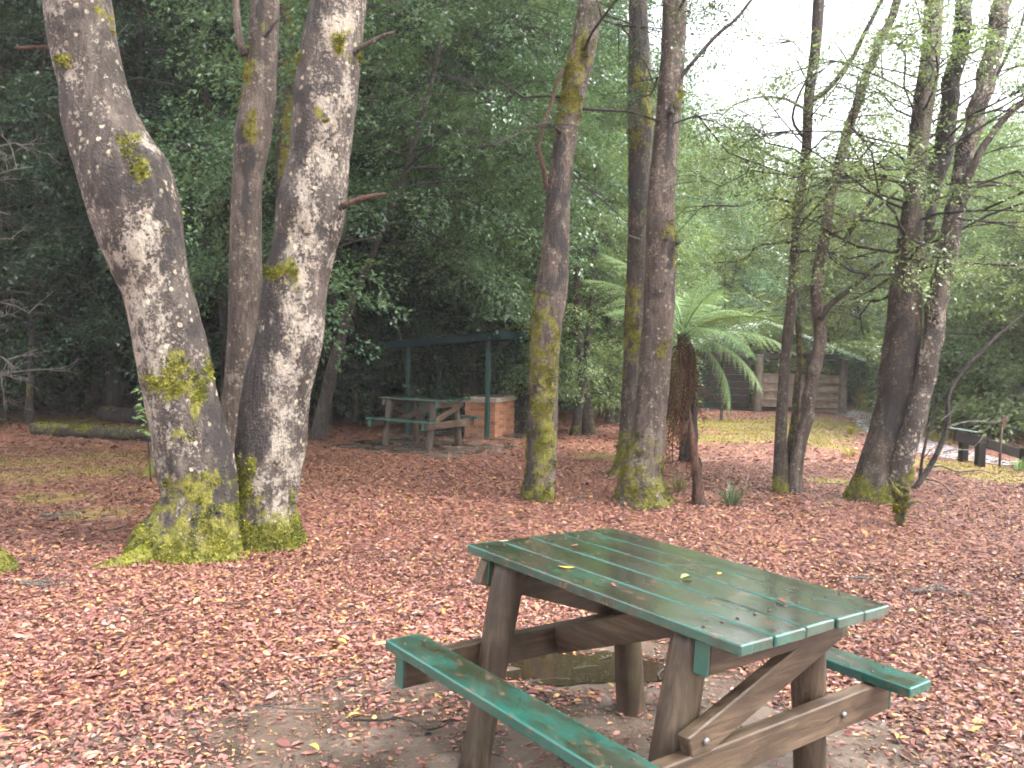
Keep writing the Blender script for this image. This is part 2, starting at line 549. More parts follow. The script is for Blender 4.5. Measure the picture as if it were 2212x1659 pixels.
def wood_mat(name, a, b, cc, axis=(0.08, 1, 1), rough=0.55):
    m = Mt(name)
    rnd = m.n('ObjectInfo', 'Random')
    cmb = m.n('CombineXYZ', 0, X=m.math('MULTIPLY', rnd, 23.0), Y=m.math('MULTIPLY', rnd, 41.0), Z=m.math('MULTIPLY', rnd, 7.0))
    c = m._vadd(m.co('Object'), cmb)
    mp = m.nt.nodes.new('ShaderNodeMapping')
    mp.inputs['Scale'].default_value = axis
    m.nt.links.new(c, mp.inputs[0])
    g = m.noise(mp.outputs[0], 45, 6, 0.65, 0.8)
    st = m.noise(c, 5, 5, 0.6)
    col = m.ramp(g, [(0.28, a), (0.52, b), (0.78, cc)])
    col = m.mix(m.ramp(st, [(0.42, 0.0), (0.68, 0.75)]), col, (a[0] * 0.55, a[1] * 0.55, a[2] * 0.6))
    mo = m.ramp(m.noise(c, 3.7, 4), [(0.55, 0.0), (0.75, 0.35)])
    col = m.mix(mo, col, (0.10, 0.095, 0.045))
    return m.base(col, m.ramp(st, [(0.4, rough), (0.7, rough * 0.6)]), m.bump(g, 0.4, 0.008), 0.4)

M['timber'] = wood_mat('timber', (0.031, 0.020, 0.013), (0.088, 0.058, 0.036), (0.17, 0.122, 0.080))
M['timber_y'] = wood_mat('timber_y', (0.031, 0.020, 0.013), (0.088, 0.058, 0.036), (0.17, 0.122, 0.080), (1, 0.08, 1))
M['log_leg'] = wood_mat('log_leg', (0.025, 0.017, 0.011), (0.070, 0.047, 0.030), (0.155, 0.112, 0.072), (1, 1, 0.08))
M['log_pale'] = wood_mat('log_pale', (0.13, 0.11, 0.085), (0.23, 0.19, 0.14), (0.33, 0.28, 0.21), (1, 1, 0.08))
M['board_brown'] = wood_mat('board_brown', (0.26, 0.19, 0.14), (0.38, 0.30, 0.235), (0.48, 0.40, 0.32))
M['board_dark'] = wood_mat('board_dark', (0.03, 0.022, 0.017), (0.055, 0.04, 0.032), (0.085, 0.065, 0.05))
M['steel_rust'] = Mt('steel_rust').base((0.05, 0.035, 0.028), 0.6)
M['bolt'] = Mt('bolt').base((0.22, 0.21, 0.20), 0.45, None, None, 0.8)
m = Mt('roof_metal')
M['roof_metal'] = m.base(m.ramp(m.noise(m.co('Object'), 4, 4), [(0.3, (0.42, 0.47, 0.45)), (0.7, (0.62, 0.66, 0.64))]), 0.35, None, None, 0.2)
M['steel_dark'] = Mt('steel_dark').base((0.02, 0.02, 0.022), 0.35, None, None, 0.7)
M['roof_green'] = Mt('roof_green').base((0.004, 0.018, 0.018), 0.8, None, 0.12)
m = Mt('brick')
rnd = m.n('ObjectInfo', 'Random')
cmb = m.n('CombineXYZ', 0, X=m.math('MULTIPLY', rnd, 23.0), Y=m.math('MULTIPLY', rnd, 41.0), Z=0.0)
c = m._vadd(m.co('Object'), cmb)
col = m.ramp(rnd, [(0.0, (0.24, 0.085, 0.05)), (0.3, (0.36, 0.15, 0.075)), (0.65, (0.42, 0.20, 0.10)), (1.0, (0.33, 0.16, 0.10))])
col = m.mix(m.ramp(m.noise(c, 9, 5), [(0.45, 0.0), (0.75, 0.6)]), col, (0.16, 0.085, 0.06))
M['brick'] = m.base(col, 0.8, m.bump(m.noise(c, 60, 4), 0.5, 0.006), 0.25)
m = Mt('mortar')
M['mortar'] = m.base(m.ramp(m.noise(m.co(), 30, 4), [(0.3, (0.20, 0.165, 0.13)), (0.7, (0.31, 0.26, 0.21))]), 0.9)

# ------------------------------------------------------------------ ground
def graded(lo, a, b, hi, fine, growth=1.28):
    mid = np.arange(a, b + 1e-6, fine)
    up, s, x = [], fine, b
    while x < hi:
        s *= growth
        x += s
        up.append(x)
    dn, s, x = [], fine, a
    while x > lo:
        s *= growth
        x -= s
        dn.append(x)
    return np.concatenate([dn[::-1], mid, up])

gx = graded(-420, -12, 13, 420, 0.12)
gy = graded(-420, 1.0, 19, 420, 0.12)
GX, GY = np.meshgrid(gx, gy)
fx, fy = GX.ravel(), GY.ravel()
fz = gz(fx, fy)

def blob_mask(x, y, blobs):
    r = np.zeros_like(x)
    for (u, v, ru, rv) in blobs:
        p = ground(u, v)
        ax = ru * p[1] / FPX
        q = ground(u, v + rv)
        ay = abs(p[1] - q[1]) + 0.05
        d = np.hypot((x - p[0]) / ax, (y - p[1]) / ay)
        r = np.maximum(r, 1 - sstep(0.55, 1.15, d))
    return r

MOSS_BLOBS = [(30, 1030, 150, 26), (210, 1015, 150, 20), (320, 1000, 70, 14), (110, 1075, 120, 18), (200, 1110, 130, 18), (230, 985, 130, 16), (60, 1000, 150, 18),
              (1640, 925, 180, 30), (1780, 915, 110, 26), (1560, 945, 120, 14), (1450, 905, 100, 12), (1770, 960, 70, 12), (1790, 1040, 60, 8),
              (2030, 945, 70, 22), (2110, 925, 120, 14), (2200, 940, 90, 14), (2090, 1010, 120, 16), (2190, 1035, 130, 14), (2000, 1000, 50, 18),
              (760, 868, 130, 9), (850, 862, 60, 6), (1230, 870, 70, 8), (1310, 880, 60, 8), (160, 905, 200, 14), (1290, 985, 60, 5)]

def moss_mask(x, y):
    return blob_mask(x, y, MOSS_BLOBS) * np.where(np.asarray(x) < -0.5, 0.60, 1.0)

CA, SA = math.cos(TBL[2]), math.sin(TBL[2])

def table_local(x, y):
    dx, dy = x - TBL[0], y - TBL[1]
    return dx * CA + dy * SA, -dx * SA + dy * CA

def slab_in(x, y):
    """how far inside the near slab, metres (negative outside)"""
    l, wd = table_local(x, y)
    return np.minimum(np.minimum(l + 1.30, 1.6 - l), np.minimum(wd + 1.60, 1.15 - wd))

dirt = 1 - sstep(0.0, 0.7, -slab_in(fx, fy))
dirt = np.maximum(dirt, 0.55 * (1 - sstep(0.5, 1.6, np.hypot((fx + 1.3) / 1.5, (fy - 12.9) / 1.2))))
nx, ny = len(gx), len(gy)
ii = np.arange(ny - 1)[:, None] * nx + np.arange(nx - 1)[None, :]
GF = np.stack([ii, ii + 1, ii + 1 + nx, ii + nx], -1).reshape(-1, 4)
link('ground', mesh_np('ground', np.stack([fx, fy, fz], -1), GF, [M['ground']], True, {'moss': moss_mask(fx, fy), 'dirt': dirt}), kind='structure')

# path: a strip that follows the ground
def strip(name, pts, width, mat, dz=0.012):
    P = resample([ground(*p) for p in pts], 60)
    T = np.gradient(P, axis=0)
    T[:, 2] = 0
    T /= np.linalg.norm(T, axis=1)[:, None]
    Nn = np.stack([-T[:, 1], T[:, 0], 0 * T[:, 0]], -1)
    k = np.linspace(-1, 1, 7)
    wob = width / 2 * (1 + 0.12 * np.sin(np.linspace(0, 25, 60)))
    V = P[:, None, :] + Nn[:, None, :] * (k[None, :, None] * wob[:, None, None])
    V = V.reshape(-1, 3)
    V[:, 2] = gz(V[:, 0], V[:, 1]) + dz
    i = np.arange(59)[:, None] * 7 + np.arange(6)[None, :]
    F = np.stack([i, i + 1, i + 8, i + 7], -1).reshape(-1, 4)
    return link(name, mesh_np(name, V, F, [mat], True), kind='structure')

strip('path', [(1380, 884), (1600, 884), (1800, 889), (1880, 905), (1930, 940), (2010, 970), (2120, 993), (2260, 1010), (2500, 1030)], 1.1, M['path'])

# concrete pad under the near table: a thin slab with a broken edge
def pad(name, ring, z, thick, mat):
    ring = np.asarray(ring, float)
    n = len(ring)
    c = ring.mean(0)
    Vt, F = [], []
    steps = [1.0, 0.985, 0.7, 0.4, 0.15]
    zs = [z - 0.01, z, z, z, z]
    Vt.append(np.column_stack([ring, np.full(n, z - thick)]))
    for s, zz in zip(steps, zs):
        Vt.append(np.column_stack([c + (ring - c) * s, np.full(n, zz)]))
    Vt.append(np.array([[c[0], c[1], z]]))
    V = np.concatenate(Vt)
    j = np.arange(n)
    k = (j + 1) % n
    for r in range(len(steps)):
        F.append(np.stack([r * n + j, r * n + k, (r + 1) * n + k, (r + 1) * n + j], -1))
    L = len(steps)
    tri = np.stack([L * n + j, L * n + k, np.full(n, len(V) - 1)], -1)
    return link(name, mesh_np(name, V, [np.concatenate(F), tri], [mat]), kind='structure')

def rect_ring(cx, cy, yaw, l0, l1, w0, w1, n=30, jit=0.03, seed=0):
    rg = np.random.default_rng(seed)
    t = np.linspace(0, 1, n, endpoint=False)
    q = np.concatenate([np.stack([l0 + (l1 - l0) * t, 0 * t + w0], -1), np.stack([0 * t + l1, w0 + (w1 - w0) * t], -1),
                        np.stack([l1 + (l0 - l1) * t, 0 * t + w1], -1), np.stack([0 * t + l0, w1 + (w0 - w1) * t], -1)])
    q = q + (np.stack([fbm(np.column_stack([q * 3, 0 * q[:, 0] + seed]), 3), fbm(np.column_stack([q * 3, 0 * q[:, 0] + seed + 9]), 3)], -1) - 0.5) * jit * 4
    c, s = math.cos(yaw), math.sin(yaw)
    return np.column_stack([cx + q[:, 0] * c - q[:, 1] * s, cy + q[:, 0] * s + q[:, 1] * c])

pad('concrete_pad', rect_ring(TBL[0], TBL[1], TBL[2], -1.30, 1.6, -1.60, 1.15, 30, 0.05, 3), 0.012, 0.10, M['concrete'])

# puddle lying on the pad
pc = ground(1270, 1450)
a_ = np.linspace(0, 2 * np.pi, 48, endpoint=False)
rr = 0.9 + 1.5 * (fbm(np.column_stack([np.cos(a_) * 2.4, np.sin(a_) * 2.4, 0 * a_ + 4]), 4) - 0.5)
px = pc[0] + np.cos(a_) * 0.44 * rr
py = pc[1] + np.sin(a_) * 0.22 * rr + np.cos(a_) * 0.03
PV = np.column_stack([px, py, np.full(48, 0.0165)])
PV = np.concatenate([PV, [[pc[0], pc[1], 0.0165]]])
link('puddle', mesh_np('puddle', PV, np.stack([np.arange(48), (np.arange(48) + 1) % 48, np.full(48, 48)], -1), [M['water']], True), kind='structure')

# ------------------------------------------------------------------ picnic tables
def make_table(label):
    t = thing('picnic_table', label, 'picnic table', (0, 0, 0), 'green topped picnic tables')
    L, W = 1.204, 0.747
    pw = W / 5
    pm = box_mesh('plank', L, pw - 0.007, 0.032, [M['paint_top']], 0.004)
    rg = random.Random(4)
    for i in range(5):
        link('plank', pm, t, (rg.uniform(-0.004, 0.004), -W / 2 + pw * (i + 0.5), 0.734 + rg.uniform(-0.0015, 0.0015)))
    V, F = tube(np.array([[0, 0, 0], [0, 0, 0.004]]), np.array([0.005, 0.0045]), 8)
    sc_ = mesh_np('screw', V, F, [M['steel_rust']])
    for i in range(5):
        for xx in (-0.527, 0.455):
            for e in (-0.04, 0.04):
                link('screw', sc_, t, (xx, -W / 2 + pw * (i + 0.5) + e, 0.7495))
    for s in (-1, 1):
        for xx in (-0.527, 0.455):
            for e in (-0.04, 0.04):
                link('screw', sc_, t, (xx, s * 0.624 + e, 0.4495))
    bm_ = box_mesh('bench_plank', L, 0.142, 0.034, [M['paint_bench']], 0.004)
    for s in (-1, 1):
        link('bench_plank', bm_, t, (0, s * 0.624, 0.433))
    for sx in (-1, 1):
        for sy in (-1, 1):
            lx_ = 0.375 if sx > 0 else 0.447
            P = np.linspace([sx * lx_, sy * 0.402, -0.03], [sx * lx_, sy * 0.285, 0.715], 14)
            R = 0.056 + 0.003 * np.sin(np.linspace(0, 5, 14) + sx + 2 * sy)
            V, F = tube(P, R, 18)
            link('leg', mesh_np('leg', V, F, [M['log_leg']], True), t)
    for s in (-1, 1):
        x = s * (0.455 if s > 0 else 0.527)
        b = link('top_bearer', bar_mesh('top_bearer', (x, -0.33, 0.667), (x, 0.33, 0.667), 0.045, 0.096, [M['timber_y']]), t)
        for e in (-1, 1):
            link('painted_end', box_mesh('painted_end', 0.047, 0.010, 0.098, [M['paint_end']], 0.002, center=(x, e * 0.336, 0.667)), b)
        b = link('bench_bearer', bar_mesh('bench_bearer', (x, -0.67, 0.360), (x, 0.67, 0.360), 0.047, 0.105, [M['timber_y']]), t)
        for e in (-1, 1):
            link('painted_end', box_mesh('painted_end', 0.049, 0.010, 0.107, [M['paint_end']], 0.002, center=(x, e * 0.676, 0.360)), b)
        x2 = x + s * 0.003
        link('brace', bar_mesh('brace', (x2, -s * 0.385, 0.425), (x2, s * 0.36, 0.665), 0.040, 0.088, [M['timber_y']], 0.004, (0, 0, 1)), t)
        for (yy, zz) in ((-s * 0.39, 0.36), (s * 0.37, 0.36), (-s * 0.33, 0.445)):
            V, F = tube(np.array([[x + s * 0.021, yy, zz], [x + s * 0.034, yy, zz]]), np.array([0.011, 0.010]), 8)
            link('bolt', mesh_np('bolt', V, F, [M['bolt']]), t)
    link('long_brace', bar_mesh('long_brace', (-0.50, 0.02, 0.36), (0.22, 0.02, 0.665), 0.045, 0.10, [M['timber']]), t)
    return t

T1 = make_table('large green slatted picnic table standing in the foreground with wet top')
T1.location = (TBL[0] - 0.012, TBL[1], 0.0)
T1.rotation_euler = (-0.034, 0.0157, TBL[2])
T2 = copy_tree(T1)
T2['label'] = 'small distant green picnic table beside the brick barbecue'
FT = (-1.34, 12.85, -0.52)
T2.location = (FT[0], FT[1], gz1(FT[0], FT[1]) + 0.02)
T2.rotation_euler = (0, 0, FT[2])
pad('concrete_pad', rect_ring(FT[0], FT[1], FT[2], -1.15, 1.15, -0.95, 0.95, 20, 0.05, 8), gz1(FT[0], FT[1]) + 0.02, 0.15, M['concrete'])

# ------------------------------------------------------------------ barbecue and its shelter
E1 = np.array([0.34, 1.10]); E1 /= np.linalg.norm(E1)            # away along the right-hand face
E2 = np.array([-E1[1], E1[0]])                                     # to the left
YAW = math.atan2(E1[1], E1[0])
K = ground(1069, 947)
zb = gz1(-0.6, 15.2) + 0.01
pad('concrete_pad', rect_ring(-0.78, 15.5, YAW, -1.15, 1.35, -1.15, 1.15, 20, 0.02, 11), zb + 0.012, 0.15, M['concrete'])
bb = thing('barbecue', 'orange brick barbecue with concrete top under the green shelter', 'barbecue', (K[0], K[1], zb), None, (0, 0, YAW))
BL, BW, BH = 1.15, 0.58, 0.62                                      # local x away, local y left
link('mortar_core', box_mesh('mortar_core', BL - 0.02, BW - 0.02, BH, [M['mortar']], 0, center=(BL / 2, BW / 2, BH / 2)), bb)
BRK = {}
def brick_mesh(l, along):
    k = (round(l, 3), along)
    if k not in BRK:
        s = (l, 0.10, 0.066) if along == 'x' else (0.10, l, 0.066)
        BRK[k] = box_mesh('brick', *s, [M['brick']], 0.005)
    return BRK[k]
rb = random.Random(9)
def course(z, x0, x1, along, fixed, off):
    x = x0 - off
    while x < x1 - 0.02:
        a0, a1 = max(x, x0), min(x + 0.215, x1)
        if a1 - a0 > 0.025:
            c_ = (a0 + a1) / 2
            p = (c_, fixed + rb.uniform(-0.002, 0.002), z) if along == 'x' else (fixed + rb.uniform(-0.002, 0.002), c_, z)
            link('brick', brick_mesh(a1 - a0, along), bb, p)
        x += 0.226
for r in range(8):
    z = 0.039 + r * 0.0775
    o = 0.113 * (r % 2)
    ins = 0.111 if r % 2 else 0.0
    course(z, ins, BL - ins, 'x', 0.05, o)
    course(z, ins, BL - ins, 'x', BW - 0.05, o)
    ins2 = 0.0 if r % 2 else 0.111
    course(z, ins2, BW - ins2, 'y', 0.05, o)
    course(z, ins2, BW - ins2, 'y', BL - 0.05, o)
tp = link('concrete_top', box_mesh('concrete_top', BL + 0.05, BW + 0.05, 0.085, [M['mortar']], 0.01, 2, center=(BL / 2, BW / 2, BH + 0.044)), bb)
link('hotplate', box_mesh('hotplate', 0.55, 0.34, 0.02, [M['steel_dark']], 0.004, center=(BL / 2, BW / 2, BH + 0.093)), tp)

P3 = np.array([-0.42, 14.45])
P4 = P3 + E1 * 1.45
P1 = P3 + E2 * 1.50
P2 = P1 + E1 * 1.45
sh = thing('barbecue_shelter', 'small open shelter with four thin green posts and flat roof', 'shelter', (P3[0], P3[1], zb), None)
def roof_z(p):
    q = np.asarray(p) - P3
    return 1.80 - 0.10 * (q @ E2) + 0.02 * (q @ E1)
for p in (P1, P2, P3, P4):
    q = p - P3
    link('post', bar_mesh('post', (q[0], q[1], -0.05), (q[0], q[1], roof_z(p) - 0.04), 0.07, 0.07, [M['paint_steel']], 0.006, tuple((*E1, 0))), sh)
ov = 0.28
rc = [P3 - E1 * ov - E2 * ov, P4 + E1 * ov - E2 * (ov + 0.05), P2 + E1 * ov + E2 * ov, P1 - E1 * ov + E2 * ov]
V = []
for dz in (0.0, 0.03):
    for p in rc:
        V.append([*(p - P3), roof_z(p) + dz])
link('roof_sheet', mesh_np('roof_sheet', V, np.array([[0, 3, 2, 1], [4, 5, 6, 7], [0, 1, 5, 4], [1, 2, 6, 5], [2, 3, 7, 6], [3, 0, 4, 7]]), [M['roof_green']]), sh)
for i in range(4):
    a, b = rc[i], rc[(i + 1) % 4]
    A = (*(a - P3), roof_z(a) - 0.02)
    B = (*(b - P3), roof_z(b) - 0.02)
    link('fascia', bar_mesh('fascia', A, B, 0.035, 0.13, [M['roof_green']], 0.004), sh)
for i in (0.33, 0.66):
    a = rc[0] * (1 - i) + rc[1] * i
    b = rc[3] * (1 - i) + rc[2] * i
    link('purlin', bar_mesh('purlin', (*(a - P3), roof_z(a) - 0.04), (*(b - P3), roof_z(b) - 0.04), 0.05, 0.07, [M['roof_green']]), sh)

# ------------------------------------------------------------------ log shelter at the back right
Rp = ground(1817, 893)
Lp = ground(1638, 889)
Yp = (Rp[1] + Lp[1]) / 2
zs = gz1(Rp[0], Yp)
ls = thing('picnic_shelter', 'pale roofed timber shelter with log posts on the grassy rise', 'shelter', (Rp[0], Yp, zs), None)
bay = Rp[0] - Lp[0]
def logpost(x, y, h, r=0.125, mat='log_pale'):
    P = np.linspace([x, y, -0.1], [x, y, h], 10)
    V, F = tube(P, np.full(10, r) * (1 + 0.03 * np.sin(np.arange(10))), 16)
    link('post', mesh_np('post', V, F, [M[mat]], True), ls)
for x in (0, -bay, -2 * bay):
    logpost(x, 0, 1.82)
    logpost(x, 3.0, 1.82)
for k in range(4):
    z = 0.28 + k * 0.262
    link('board', box_mesh('board', bay - 0.22, 0.05, 0.225, [M['board_brown']], 0.01, center=(-bay / 2, 0.02 + 0.012 * (k % 2), z)), ls)
    link('ledge', box_mesh('ledge', bay - 0.23, 0.11, 0.03, [M['board_brown']], 0.006, center=(-bay / 2, -0.03, z + 0.128)), ls)
for k in range(8):
    link('wall_board', box_mesh('wall_board', bay - 0.2, 0.04, 0.21, [M['board_dark']], 0.008, center=(-1.5 * bay, 0.7, 0.15 + k * 0.22)), ls)
apex = (-bay * 1.0, 2.75)
half = bay + 0.45
def rz(x):
    return apex[1] - (apex[1] - 1.62) * abs(x - apex[0]) / half
for s in (-1, 1):
    x0, x1 = apex[0], apex[0] + s * half
    sheet = np.array([[x0, -0.5, rz(x0)], [x1, -0.5, rz(x1)], [x1, 3.5, rz(x1)], [x0, 3.5, rz(x0)]])
    V = np.concatenate([sheet + [0, 0, 0.02], sheet + [0, 0, 0.07]])
    link('roof_sheet', mesh_np('roof_sheet', V, np.array([[0, 3, 2, 1], [4, 5, 6, 7], [0, 1, 5, 4], [1, 2, 6, 5], [2, 3, 7, 6], [3, 0, 4, 7]]), [M['roof_metal']]), ls)
    link('barge_board', bar_mesh('barge_board', (x0, -0.54, rz(x0) - 0.06), (x1, -0.54, rz(x1) - 0.06), 0.04, 0.15, [M['paint_steel']]), ls)
    link('roof_capping', bar_mesh('roof_capping', (x0, -0.53, rz(x0) + 0.075), (x1, -0.53, rz(x1) + 0.075), 0.12, 0.08, [M['roof_metal']], 0.01), ls)
    for k in range(9):
        f = (k + 0.5) / 9
        xa = x0 + (x1 - x0) * f
        link('roof_rib', bar_mesh('roof_rib', (xa, -0.6, rz(xa) + 0.13), (xa, 3.5, rz(xa) + 0.09), 0.03, 0.03, [M['roof_metal']], 0.0), ls)
link('tie_beam', bar_mesh('tie_beam', (-2 * bay, 0, 1.78), (0.1, 0, 1.78), 0.12, 0.16, [M['board_dark']]), ls)

# ------------------------------------------------------------------ rail barrier and stake at the right
b0, b1 = ground(2080, 997), ground(2116, 1008)
Yb = (b0[1] + b1[1]) / 2
br = thing('rail_barrier', 'low dark timber barrier with sloping rail beside the path at right', 'barrier', (b0[0], b0[1], gz1(b0[0], b0[1])), None)
def rel(p):
    return tuple(np.asarray(p) - np.array(br.location))
for (u, vb, vt) in ((2080, 997, 944), (2116, 1008, 955), (2213, 1012, 968)):
    g = ground(u, vb)
    tz = at(u, vt, g[1])[2]
    link('post', bar_mesh('post', rel((g[0], g[1], gz1(g[0], g[1]) - 0.1)), rel((g[0], g[1], tz)), 0.11, 0.11, [M['timber_black']], 0.01, (0, 1, 0)), br)
A = at(2062, 940, Yb + 0.13)
B = at(2130, 957, Yb + 0.13)
C = at(2260, 998, Yb + 0.16)
link('rail', bar_mesh('rail', rel(A), rel(B), 0.06, 0.17, [M['timber_black']], 0.01), br)
link('rail', bar_mesh('rail', rel(B), rel(C), 0.06, 0.14, [M['timber_black']], 0.01), br)
link('capping', bar_mesh('capping', rel(at(2050, 924, Yb + 0.1)), rel(at(2112, 934, Yb + 0.1)), 0.05, 0.02, [M['paint_end']], 0.004), br)
sg = ground(2159, 1012)
st = thing('marker_stake', 'thin grey marker stake with reddish cap beside the path', 'stake', (sg[0], sg[1], gz1(sg[0], sg[1])))
V, F = tube(np.array([[0, 0, -0.1], [0.0, 0, 0.3], [0.01, 0, 0.68]]), np.array([0.015, 0.015, 0.013]), 8)
link('pole', mesh_np('pole', V, F, [M['log_leg']], True), st)
link('cap', box_mesh('cap', 0.07, 0.03, 0.16, [M['bark_red']], 0.006, center=(0.03, 0, 0.66)), st)

# ------------------------------------------------------------------ foliage templates
def leaf_geo(rg, P, D, Nn, Ls, ratio=0.45, hexa=False):
    """P base points, D directions, Nn normals, Ls lengths -> verts, quads"""
    S = np.cross(D, Nn)
    S /= np.linalg.norm(S, axis=1)[:, None] + 1e-9
    Nn = np.cross(S, D)
    Lc = Ls[:, None]
    wd = Lc * ratio * 0.5
    n = len(P)
    if not hexa:
        V = np.stack([P, P + D * Lc * 0.5 + S * wd + Nn * Lc * 0.07, P + D * Lc - Nn * Lc * 0.06, P + D * Lc * 0.5 - S * wd + Nn * Lc * 0.07], 1)
        F = np.arange(n * 4).reshape(n, 4)
        return V.reshape(-1, 3), F, 4
    cv = rg.uniform(-0.25, 0.25, (n, 1)) * Lc
    V = np.stack([P, P + D * Lc * 0.3 + S * wd * 0.85 + Nn * (Lc * 0.06 + cv * 0.5), P + D * Lc * 0.65 + S * wd * 0.8 + Nn * (Lc * 0.05 + cv * 0.6), P + D * Lc,
                  P + D * Lc * 0.65 - S * wd * 0.8 + Nn * (Lc * 0.05 + cv * 0.6), P + D * Lc * 0.3 - S * wd * 0.85 + Nn * (Lc * 0.06 + cv * 0.5)], 1)
    b = np.arange(n)[:, None] * 6
    F = np.concatenate([b + np.array([0, 1, 2, 3]), b + np.array([0, 3, 4, 5])])
    return V.reshape(-1, 3), F, 6

def nrm(a):
    return a / (np.linalg.norm(a, axis=-1, keepdims=True) + 1e-9)

def spray_template(seed, n_leaf=80, length=0.6, leaf=0.04, ratio=0.5, spread=0.42):
    """a flattish twig of leaves along +X, normal +Z"""
    rg = np.random.default_rng(seed)
    t = rg.uniform(0.08, 1.0, n_leaf)
    side = rg.choice([-1, 1], n_leaf)
    off = rg.uniform(0.0, 1.0, n_leaf) ** 0.8 * spread * length * (1 - 0.55 * t)
    P = np.stack([t * length + off * 0.45, side * off, -0.28 * length * t**2 - 0.25 * off + rg.normal(0, 0.03, n_leaf)], -1)
    ang = side * rg.uniform(0.1, 1.3, n_leaf)
    D = nrm(np.stack([np.cos(ang), np.sin(ang), rg.normal(-0.15, 0.35, n_leaf)], -1))
    Nn = nrm(np.stack([rg.normal(0, 0.45, n_leaf), rg.normal(0, 0.45, n_leaf), np.ones(n_leaf)], -1))
    Ls = leaf * rg.uniform(0.6, 1.3, n_leaf)
    V, F, k = leaf_geo(rg, P, D, Nn, Ls, ratio)
    shade = np.repeat(np.clip(rg.normal(0.45, 0.22, n_leaf), 0, 1), k)
    return V, F, shade

SPR = [spray_template(s, 44, 0.66, 0.076, 0.55, 0.5) for s in range(6)]              # for trees up close
SPR_FORE = [spray_template(60 + s, 60, 0.62, 0.06, 0.52, 0.45) for s in range(6)]
SPR_FINE = [spray_template(40 + s, 80, 0.55, 0.042) for s in range(6)]
SPR_FAR = [spray_template(20 + s, 30, 0.95, 0.135, 0.6, 0.5) for s in range(6)]

def place_sprays(rg, pos, dirs, temps, scale=(0.75, 1.25)):
    """copies of the twig templates at many places, one mesh"""
    n = len(pos)
    X = nrm(dirs)
    up = nrm(np.stack([rg.normal(0, 0.35, n), rg.normal(0, 0.35, n), np.ones(n)], -1))
    Y = nrm(np.cross(up, X))
    Z = np.cross(X, Y)
    sc = rg.uniform(*scale, n)
    Vs, Fs, Cs, off = [], [], [], 0
    which = rg.integers(0, len(temps), n)
    for k, (V, F, sh_) in enumerate(temps):
        idx = np.where(which == k)[0]
        if not len(idx):
            continue
        R = np.stack([X[idx], Y[idx], Z[idx]], -1)                 # columns
        W = np.einsum('nij,vj->nvi', R, V) * sc[idx][:, None, None] + pos[idx][:, None, :]
        nv = len(V)
        f = (F[None] + (np.arange(len(idx)) * nv)[:, None, None]).reshape(-1, 4) + off
        tone = np.clip(sh_[None, :] + rg.normal(0, 0.13, len(idx))[:, None], 0, 1)
        Vs.append(W.reshape(-1, 3))
        Fs.append(f)
        Cs.append(tone.ravel())
        off += nv * len(idx)
    return np.concatenate(Vs), np.concatenate(Fs), np.concatenate(Cs)

def crown_geo(seed, stem, z0, z1, radius, n_br, temps, droop=0.35, sec=4, per=3, wood_r=0.03, shape='oval', spray_scale=(0.75, 1.25), rise=0.25, twig_wood=True, wobble=0.06):
    """limbs growing from a stem (polyline, local) between heights z0..z1, carrying sprays"""
    rg = np.random.default_rng(seed)
    stem = np.asarray(stem, float)
    wood = Bag()
    pos, dr = [], []
    az0 = rg.uniform(0, 6.28)
    for i in range(n_br):
        f = (i + rg.uniform(0.1, 0.9)) / n_br
        z = z0 + (z1 - z0) * f
        base = np.array([np.interp(z, stem[:, 2], stem[:, k]) for k in range(3)])
        if shape == 'oval':
            L = radius * (0.45 + 0.75 * math.sin(math.pi * min(0.97, f * 0.85 + 0.12))) * rg.uniform(0.7, 1.15)
        else:
            L = radius * (1.1 - 0.85 * f) * rg.uniform(0.75, 1.15)
        a = az0 + i * 2.4 + rg.normal(0, 0.3)
        d = np.array([math.cos(a), math.sin(a), rise + rg.normal(0, 0.15) + 0.4 * f])
        t = np.linspace(0, 1, 7)[:, None]
        wob = np.cumsum(rg.normal(0, wobble * L, (7, 3)), axis=0) * t
        P = base + d * L * t + np.array([0, 0, -droop * L]) * t**2 + wob
        r = wood_r * (1.2 - f * 0.8) * (1 - 0.85 * t[:, 0])
        V, F = tube(P, r + 0.004, 5, False)
        wood.add(V, F)
        for _ in range(sec):
            k = rg.uniform(0.25, 0.95)
            b = np.array([np.interp(k, t[:, 0], P[:, q]) for q in range(3)])
            a2 = a + rg.choice([-1, 1]) * rg.uniform(0.4, 1.1)
            L2 = L * rg.uniform(0.2, 0.42) * (1.25 - k * 0.5)
            d2 = np.array([math.cos(a2), math.sin(a2), rg.normal(0.05, 0.25)])
            t2 = np.linspace(0, 1, 4)[:, None]
            P2_ = b + d2 * L2 * t2 + np.array([0, 0, -droop * 0.7 * L2]) * t2**2
            if twig_wood:
                V, F = tube(P2_, 0.006 * (1 - 0.7 * t2[:, 0]) + 0.002, 4, False)
                wood.add(V, F)
            for _ in range(per):
                kk = rg.uniform(0.2, 1.0)
                pos.append(b + d2 * L2 * kk + np.array([0, 0, -droop * 0.7 * L2 * kk**2]) + rg.normal(0, 0.12, 3))
                a3 = a2 + rg.normal(0, 0.8)
                dr.append([math.cos(a3), math.sin(a3), rg.normal(-0.15, 0.3)])
        for _ in range(2):
            pos.append(P[-1] + rg.normal(0, 0.1, 3))
            a3 = a + rg.normal(0, 0.6)
            dr.append([math.cos(a3), math.sin(a3), rg.normal(-0.2, 0.3)])
    V, F, Cc = place_sprays(rg, np.array(pos), np.array(dr), temps, spray_scale)
    return wood, V, F, Cc

